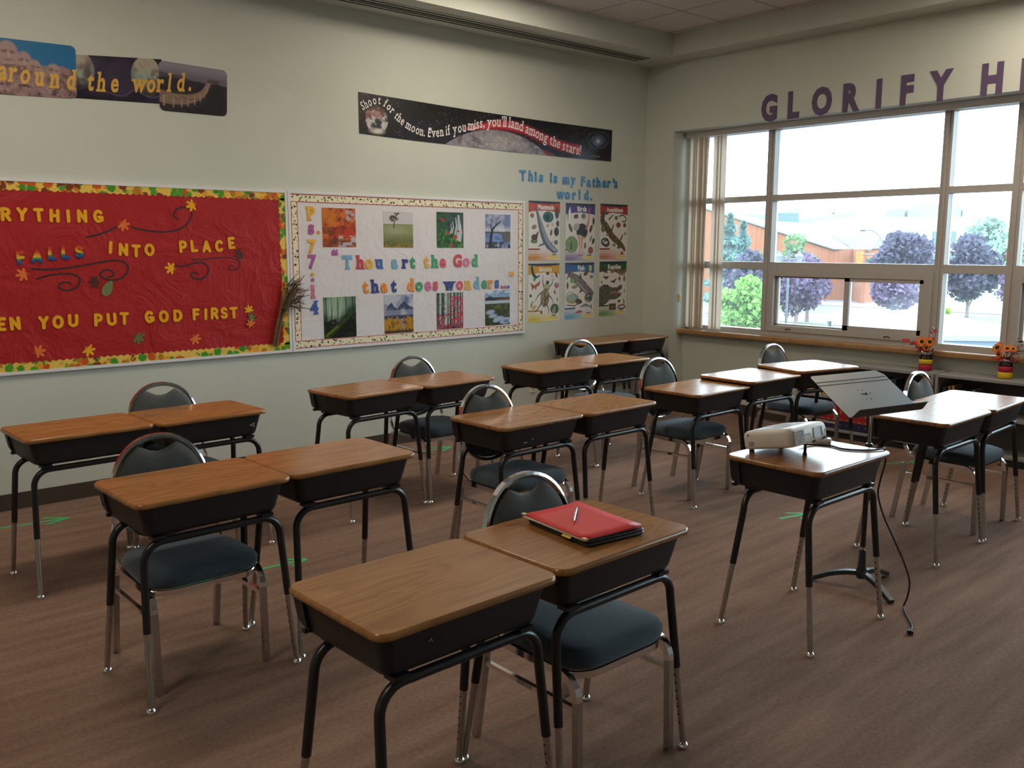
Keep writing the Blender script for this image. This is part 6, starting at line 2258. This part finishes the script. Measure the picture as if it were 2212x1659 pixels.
def tree(name, lab, base, crown_z, rad, leafm, n, size, seed, group='trees outside the window', conifer=False, trunk=0.16):
    r_ = np.random.default_rng(seed)
    t = thing(name, lab, 'tree', base, 0, group)
    bz, tz = crown_z[0] - base[2], crown_z[1] - base[2]
    h = tz - bz
    cz = (bz + tz) / 2
    # crown surface points gathered in clumps
    nb = 26
    if conifer:
        zz = bz + h * r_.random(n) ** 1.35
        rr_ = rad * (1.02 - (zz - bz) / h) * (0.45 + 0.6 * np.sqrt(r_.random(n))) * (0.85 + 0.3 * np.sin(zz * 5.5))
        a_ = r_.random(n) * 2 * PI
        C_ = np.stack([rr_ * np.cos(a_), rr_ * np.sin(a_), zz], 1)
    else:
        d = r_.normal(size=(nb, 3))
        d /= np.linalg.norm(d, axis=1)[:, None]
        k = 0.68 * r_.random(nb)[:, None] ** .5
        bc = d * k * np.array([rad, rad, h / 2]) + np.array([0, 0, cz])
        narrow = 1 - 0.35 * np.clip((bc[:, 2] - cz) / (h / 2), 0, 1)
        bc[:, :2] *= narrow[:, None]
        which = r_.integers(0, nb, n)
        q = r_.normal(size=(n, 3))
        q /= np.linalg.norm(q, axis=1)[:, None]
        br = rad * (0.30 + 0.16 * r_.random(nb))
        C_ = bc[which] + q * br[which][:, None] * (0.55 + 0.45 * r_.random(n))[:, None] * np.array([1, 1, .85])
    u = r_.normal(size=(n, 3))
    u /= np.linalg.norm(u, axis=1)[:, None]
    w_ = np.cross(u, r_.normal(size=(n, 3)))
    w_ /= np.linalg.norm(w_, axis=1)[:, None]
    s_ = size * (0.6 + 0.8 * r_.random(n))[:, None]
    V = np.stack([C_ - u * s_ * .6, C_ + w_ * s_ * .42, C_ + u * s_ * .6, C_ - w_ * s_ * .42], 1).reshape(-1, 3)
    F_ = np.arange(4 * n).reshape(-1, 4)
    me = bpy.data.meshes.new('foliage')
    me.from_pydata(V.tolist(), [], F_.tolist())
    me.materials.append(leafm)
    o = bpy.data.objects.new('foliage', me)
    COL.objects.link(o)
    o.parent = t
    tb = MB().tube([(0, 0, 0), (0.05, 0.03, bz * .6), (0, 0, cz), (0.02, 0, tz * .92 if conifer else cz + h * .2)], [trunk, trunk * .85, trunk * .5, trunk * .12], 8)
    if not conifer:
        for q in range(7):
            a = 2 * PI * q / 7
            z0 = bz + h * (.05 + .05 * q)
            tb.tube([(0, 0, z0), (rad * .35 * math.cos(a), rad * .35 * math.sin(a), z0 + h * .14), (rad * .62 * math.cos(a), rad * .62 * math.sin(a), z0 + h * .26)], [trunk * .4, trunk * .25, trunk * .08], 6)
    tb.build('trunk', BARK, t)
    return t


tree('maple_tree', 'purple-leaved tree filling the left sliding pane of the window', (54.9, 33.2, G0), (-3.0, 1.55), 2.65, LV['purple'], 4200, .30, 1)
tree('maple_tree', 'tall purple tree seen through and above the hazy right sliding pane', (65.4, 30.9, G0), (-1.6, 3.3), 2.75, LV['dusk'], 4200, .32, 2)
tree('maple_tree', 'smaller purple tree seen low through the hazy right sliding pane', (60.6, 29.3, G0), (-3.0, .35), 2.0, LV['purple'], 3000, .28, 3)
tree('maple_tree', 'dark purple tree in the narrow pane above the orange flowers', (75.4, 30.3, G0), (-3.6, 3.5), 2.9, LV['dusk'], 4600, .34, 4)
tree('maple_tree', 'bright green young tree at the bottom left of the window beside the blind', (34.3, 23.3, G0), (-2.6, .62), 1.5, LV['lime'], 3000, .22, 5)
tree('spruce_tree', 'tall blue-green spruce beside the blind', (63.6, 45.0, G0), (-2.9, 4.4), 2.1, LV['spruce'], 3000, .40, 7, conifer=True)
tree('spruce_tree', 'shorter blue-green spruce right of the tall one', (55.9, 38.4, G0), (-2.6, 3.45), 1.6, LV['spruce'], 2600, .34, 8, conifer=True)
tree('maple_tree', 'small purple tree low in front of the two spruces', (47.4, 32.2, G0), (-2.4, 1.95), 1.75, LV['dusk'], 2400, .28, 9)
tree('maple_tree', 'round green tree in front of the orange brick gable', (76.8, 46.9, G0), (-2.8, 3.3), 2.6, LV['green'], 3200, .36, 10)
tree('maple_tree', 'wide green tree beside the brick gable, left of the round one', (72.5, 47.0, G0), (-3.0, 1.6), 2.9, LV['green'], 2600, .36, 11)
tree('maple_tree', 'purple tree in front of the brick house windows', (61.0, 36.0, G0), (-3.0, 1.45), 2.3, LV['purple'], 2600, .32, 12)
tree('maple_tree', 'small dusky tree seen in the sliding pane at the right edge', (71.5, 25.2, G0), (-2.6, .6), 1.7, LV['purple'], 2200, .28, 13)
tree('maple_tree', 'pale green tree beyond the traffic light at the right edge', (120, 43.5, G0), (-3.0, 3.2), 4.0, LV['far'], 2200, .6, 14)
tree('shrub', 'yellow-green round shrub left of the dark purple tree trunk', (75.6, 32.2, G0), (-3.9, -3.2), .62, LV['yellow'], 700, .2, 15, 'shrubs outside')
for k, (x, y, hz, rd) in enumerate(((170, 66.0, 7.3, 6.5), (196, 60.0, 7.4, 6.0), (192, 78.5, 6.0, 6.5), (168, 52.5, 5.4, 5.5), (205, 97.0, 6.6, 6.0))):
    tree('distant_tree', 'distant pale green tree, %s along the far treeline' % ORD[k], (x, y, G0), (-3, hz), rd, LV['far'], 1500, .9, 30 + k, 'distant treeline', trunk=.3)
tl_ = [(430 * .55 + q * 3.0, 132 - q * 4.1) for q in range(12)]
for k in range(12):
    x, y = 233 + k * 3.4, 146 - k * 5.6
    tree('distant_conifer', 'tiny dark conifer on the skyline, %s from the left' % (ORD[k] if k < 11 else 'twelfth'), (x, y, G0), (0, 9.2 + (k * 7 % 5) * .55), 2.2, LV['spruce'], 260, .9, 60 + k, 'conifers on the skyline', True, .3)

# orange brick house with grey hipped roofs
ROOF = mat('grey_shingle_roof', (0.137, 0.140, 0.165), 0.85, vary=0.05, scale=2)
TRIMW = mat('white_fascia', (0.13, 0.15, 0.15), 0.6)
WINB = mat('pale_blue_window', (0.07, 0.105, 0.11), 0.25)
hs = thing('brick_house', 'orange brick building with grey sloping roofs across the road', 'building', (0, 0, 0))
br = MB()
A0, A1, A2, A3 = (83.6, 56.5), (88.86, 49.78), (90.6, 48.2), (85.3, 44.3)
A1b, A4 = (100.0, 58.0), (92.8, 45.7)


def wall_(mb, p0, p1, z0, z1, z1b=None, t=0.3):
    (x0, y0), (x1, y1) = p0, p1
    dx, dy = x1 - x0, y1 - y0
    L = math.hypot(dx, dy)
    nx, ny = -dy / L * t, dx / L * t
    z1b = z1 if z1b is None else z1b
    v = [(x0, y0, z0), (x1, y1, z0), (x1, y1, z1b), (x0, y0, z1), (x0 + nx, y0 + ny, z0), (x1 + nx, y1 + ny, z0), (x1 + nx, y1 + ny, z1b), (x0 + nx, y0 + ny, z1)]
    mb.add(v, [(0, 1, 2, 3), (4, 7, 6, 5), (0, 3, 7, 4), (1, 5, 6, 2), (3, 2, 6, 7), (0, 4, 5, 1)])


wall_(br, (78.5, 60.5), (88.86, 49.78), G0, 6.1, 1.5, -0.3)
wall_(br, (88.86, 49.78), (90.6, 48.2), G0, 1.45, None, -0.3)
wall_(br, (90.6, 48.2), (85.3, 44.2), G0, 1.45, None, -0.3)
br.add([(85.3, 44.2, G0), (93.4, 46.0, G0), (93.4, 46.0, 1.5), (89.7, 45.25, 2.85), (85.3, 44.2, 1.45)], [(0, 1, 2, 3, 4)])
br.build('brick_wall', BRICK, hs)
rf = MB()
rf.add([(78.0, 60.6, 6.3), (88.5, 49.5, 1.52), (90.9, 48.6, 1.52), (112.2, 60.7, 3.52), (103.8, 60.2, 4.52), (88.4, 57.6, 4.55)], [(0, 1, 5), (1, 2, 3, 4, 5)])
rf.add([(90.6, 48.5, 1.50), (84.9, 43.75, 1.48), (89.75, 45.2, 2.98), (93.4, 52.9, 3.06)], [(0, 1, 2, 3)])
rf.add([(84.9, 43.75, 1.48), (93.2, 46.0, 1.6), (89.75, 45.2, 2.98)], [(0, 1, 2)])
ro = rf.build('roof', ROOF, hs)
so = ro.modifiers.new('slab', 'SOLIDIFY')
so.thickness = .18
fa = MB()
for a, b in (((78.0, 60.6, 6.25), (88.5, 49.5, 1.46)), ((88.5, 49.5, 1.46), (90.7, 48.4, 1.44)), ((90.6, 48.4, 1.42), (84.9, 43.7, 1.40)), ((84.9, 43.7, 1.40), (89.7, 45.1, 2.92))):
    fa.tube([a, b], .12, 6)
fa.build('fascia', TRIMW, hs)
for (x0, y0), (x1, y1) in (((88.4, 46.55), (87.7, 46.02)), ((87.35, 45.75), (86.85, 45.38)), ((89.75, 47.55), (89.25, 47.2))):
    wm = MB()
    wall_(wm, (x0, y0), (x1, y1), -1.9, .85, None, .15)
    for vv in wm.v:
        vv.x -= .12
        vv.y += .02
    wm.build('window', WINB, hs)

# flat pale buildings further off
TEAL = mat('pale_teal_cladding', (0.175, 0.254, 0.263), 0.7)
CREAM = mat('pale_cream_cladding', (0.236, 0.236, 0.245), 0.7)
BLUEW = mat('pale_blue_cladding', (0.166, 0.228, 0.263), 0.7)


def block(mb, p0, p1, depth, z0, z1, mi=0):
    """upright block whose near face runs p0-p1"""
    (x0, y0), (x1, y1) = p0, p1
    dx, dy = x1 - x0, y1 - y0
    L = math.hypot(dx, dy)
    nx, ny = -dy / L * depth, dx / L * depth
    if nx < 0:
        nx, ny = -nx, -ny
    poly = [(x0, y0), (x1, y1), (x1 + nx, y1 + ny), (x0 + nx, y0 + ny)]
    mb.prism(poly, z0, z1, mi)


wh = thing('office_building', 'pale cream flat-roofed office building behind the brick house', 'building', (0, 0, 0))
m = MB()
block(m, (134.6, 71.2), (146.9, 60.3), 22, G0, 6.35)
m.build('wall', CREAM, wh)
rw = MB()
for a, b, z in (((138.0, 68.8), (139.4, 67.6), 7.3), ((140.5, 69.0), (142.0, 67.7), 7.7), ((142.8, 67.6), (144.0, 66.6), 7.5)):
    block(rw, a, b, 3, 6.35, z)
rw.build('rooftop_unit', mat('grey_blue_unit', (0.149, 0.175, 0.210), 0.6), wh)
m = MB()
block(m, (144.2, 66.9), (149.6, 62.2), 8, 6.35, 8.3)
m.build('penthouse', BLUEW, wh)
for i in range(3):
    for j, z in enumerate((3.0, -.6)):
        t0 = .70 + i * .085
        p0 = (134.6 + (12.3) * t0, 71.2 - 10.9 * t0)
        p1 = (134.6 + (12.3) * (t0 + .045), 71.2 - 10.9 * (t0 + .045))
        wm = MB()
        block(wm, (p0[0] - .12, p0[1] - .12), (p1[0] - .12, p1[1] - .12), .2, z - .9, z + 1.1)
        wm.build('window', WINB, wh)
tb = thing('teal_warehouse', 'long pale teal warehouse behind the brick roof', 'building', (0, 0, 0))
m = MB()
(x0, y0), (x1, y1) = (158.0, 104.5), (168.5, 90.5)
m.add([(x0, y0, G0), (x1, y1, G0), (x1, y1, 8.4), (x0, y0, 6.2), (x0 + 15, y0 + 19, G0), (x1 + 15, y1 + 19, G0), (x1 + 15, y1 + 19, 8.4), (x0 + 15, y0 + 19, 6.2)], [(0, 1, 2, 3), (4, 7, 6, 5), (3, 2, 6, 7), (0, 3, 7, 4), (1, 5, 6, 2)])
m.build('wall', TEAL, tb)
bh = thing('gabled_shed', 'pale teal gabled building above the brick roof at the window left', 'building', (0, 0, 0))
m = MB()
block(m, (120.5, 83.5), (124.9, 79.6), 8, G0, 6.7)
m.build('wall', BLUEW, bh)
m = MB()
m.add([(124.9, 79.6, G0), (127.4, 77.4, G0), (127.4, 77.4, 8.0), (124.9, 79.6, 6.8)], [(0, 1, 2, 3)])
block(m, (124.9, 79.6), (127.4, 77.4), 6, G0, 6.9)
m.build('gable', TEAL, bh)
m = MB()
m.add([(120.2, 83.8, 6.7), (125.1, 79.4, 6.7), (126.2, 81.4, 7.4), (121.0, 86.0, 7.4)], [(0, 1, 2, 3)])
m.build('roof', mat('lilac_roof', (0.158, 0.166, 0.201), 0.8), bh)
bu = thing('teal_house', 'pale teal building with a lilac roof at the left, behind the spruces', 'building', (0, 0, 0))
m = MB()
block(m, (106.0, 88.5), (113.0, 82.3), 6, G0, 4.0)
m.build('wall', TEAL, bu)
m = MB()
m.add([(100.0, 70.5, 1.9), (106.5, 65.0, 1.9), (112.0, 75.0, 4.6), (106.0, 80.0, 4.2)], [(0, 1, 2, 3)])
m.build('roof', mat('lilac_roof', (0.158, 0.166, 0.201), 0.8), bu)

# canopy roof just outside, below the window
cp = thing('canopy_roof', 'pale blue pitched canopy roof just below the window', 'roof', (0, 0, 0))
m = MB()
m.add([(23.2, 11.9, -.66), (26.6, 8.0, -.66), (27.5, 12.6, -.20), (31.0, 12.5, -.66), (28.0, 16.0, -.66)], [(0, 1, 2), (1, 3, 2), (3, 4, 2), (4, 0, 2)])
m.build('roof_panel', mat('pale_canopy', (0.10, 0.13, 0.145), 0.5), cp)
m = MB()
wall_(m, (23.2, 11.9), (26.6, 8.0), -.80, -.66, None, -.1)
m.build('white_edge', mat('white_edge', (0.15, 0.16, 0.165), 0.5), cp)
m = MB()
wall_(m, (23.25, 11.95), (26.65, 8.05), -1.6, -.80, None, -.1)
m.build('blue_fascia', mat('blue_fascia', (0.06, 0.10, 0.135), 0.5), cp)
for x, y in ((23.6, 11.6), (26.3, 8.4), (28.0, 15.7), (30.7, 12.4)):
    MB().tube([(x, y, G0), (x, y, -.8)], .08, 8).build('post', TRIMW, cp)

# double lantern lamp post
la = thing('lantern_post', 'double-headed lantern lamp post outside, in front of the brick house', 'lamp post', (35.93, 22.23, G0))
LM = mat('lamp_grey', (0.05, 0.065, 0.08), 0.5)
LGL = mat('lantern_glass', (0.15, 0.16, 0.155), 0.2)
MB().tube([(0, 0, 0), (0, 0, 5.45)], .055, 10).tube([(-.46, .40, 5.02), (.46, -.40, 5.02)], .03, 8).build('post', LM, la)
for sx in (-1, 1):
    c = (sx * .34, -sx * .30)
    MB().lathe([(.10, 4.86), (.17, 5.14)], 6, (c[0], c[1], 0), smooth=False).build('lantern', LGL, la)
    MB().lathe([(.19, 5.14), (.14, 5.22), (.05, 5.30), (.015, 5.40)], 6, (c[0], c[1], 0), smooth=False).build('lantern_cap', LM, la)
SIG = mat('signal_yellow', tuple(v * .3 for v in lin('#f2a024')), 0.5)
sg = thing('traffic_signal', 'yellow traffic lights on a mast arm with a green street sign', 'traffic light', (79.2, 37.6, G0))
MB().tube([(0, 0, 0), (0, 0, 4.8), (-2.7, 2.7, 4.95)], .07, 8).build('mast', mat('pale_mast', (.12, .13, .14), .5), sg)
for x, y, z, s_ in ((-2.69, 2.69, 4.66, .52), (-.85, .95, 4.40, .26)):
    MB().box((x - .22, y - .22, z - s_), (x + .22, y + .22, z + s_)).build('signal_head', SIG, sg)
MB().box((-2.2, 2.10, 4.20), (-2.1, 1.55 + .05, 4.52)).add([(-2.25, 2.35, 4.2), (-1.55, 1.65, 4.2), (-1.55, 1.65, 4.55), (-2.25, 2.35, 4.55)], [(0, 1, 2, 3)]).build('street_sign', mat('green_sign', tuple(v * .3 for v in lin('#2f8f86')), .5), sg)
s2 = thing('traffic_signal', 'orange and yellow traffic light in the pane at the right edge', 'traffic light', (87.2, 31.1, G0))
MB().tube([(0, 0, 0), (0, 0, 5.2)], .07, 8).build('mast', mat('pale_mast', (.12, .13, .14), .5), s2)
MB().box((-.75, -.05, 3.9), (-.30, .40, 5.15)).build('signal_head', SIG, s2)
MB().box((-.95, .40, 4.5), (-.60, .62, 5.2)).build('hand_signal', mat('signal_red', tuple(v * .3 for v in lin('#d83a24')), .5), s2)
sl_ = thing('street_light', 'curved-arm street light in front of the pale office building', 'street light', (83.4, 41.6, G0))
MB().tube(smooth_path([(0, 0, 0), (0, 0, 5.0), (-.2, .2, 6.4), (-.75, .72, 7.1), (-1.3, 1.2, 7.2)], 4), .05, 8).build('pole', mat('pale_mast', (.12, .13, .14), .5), sl_)
MB().sphere((-1.5, 1.35, 7.15), (.3, .3, .10), 10, 6).build('lamp_head', LM, sl_)
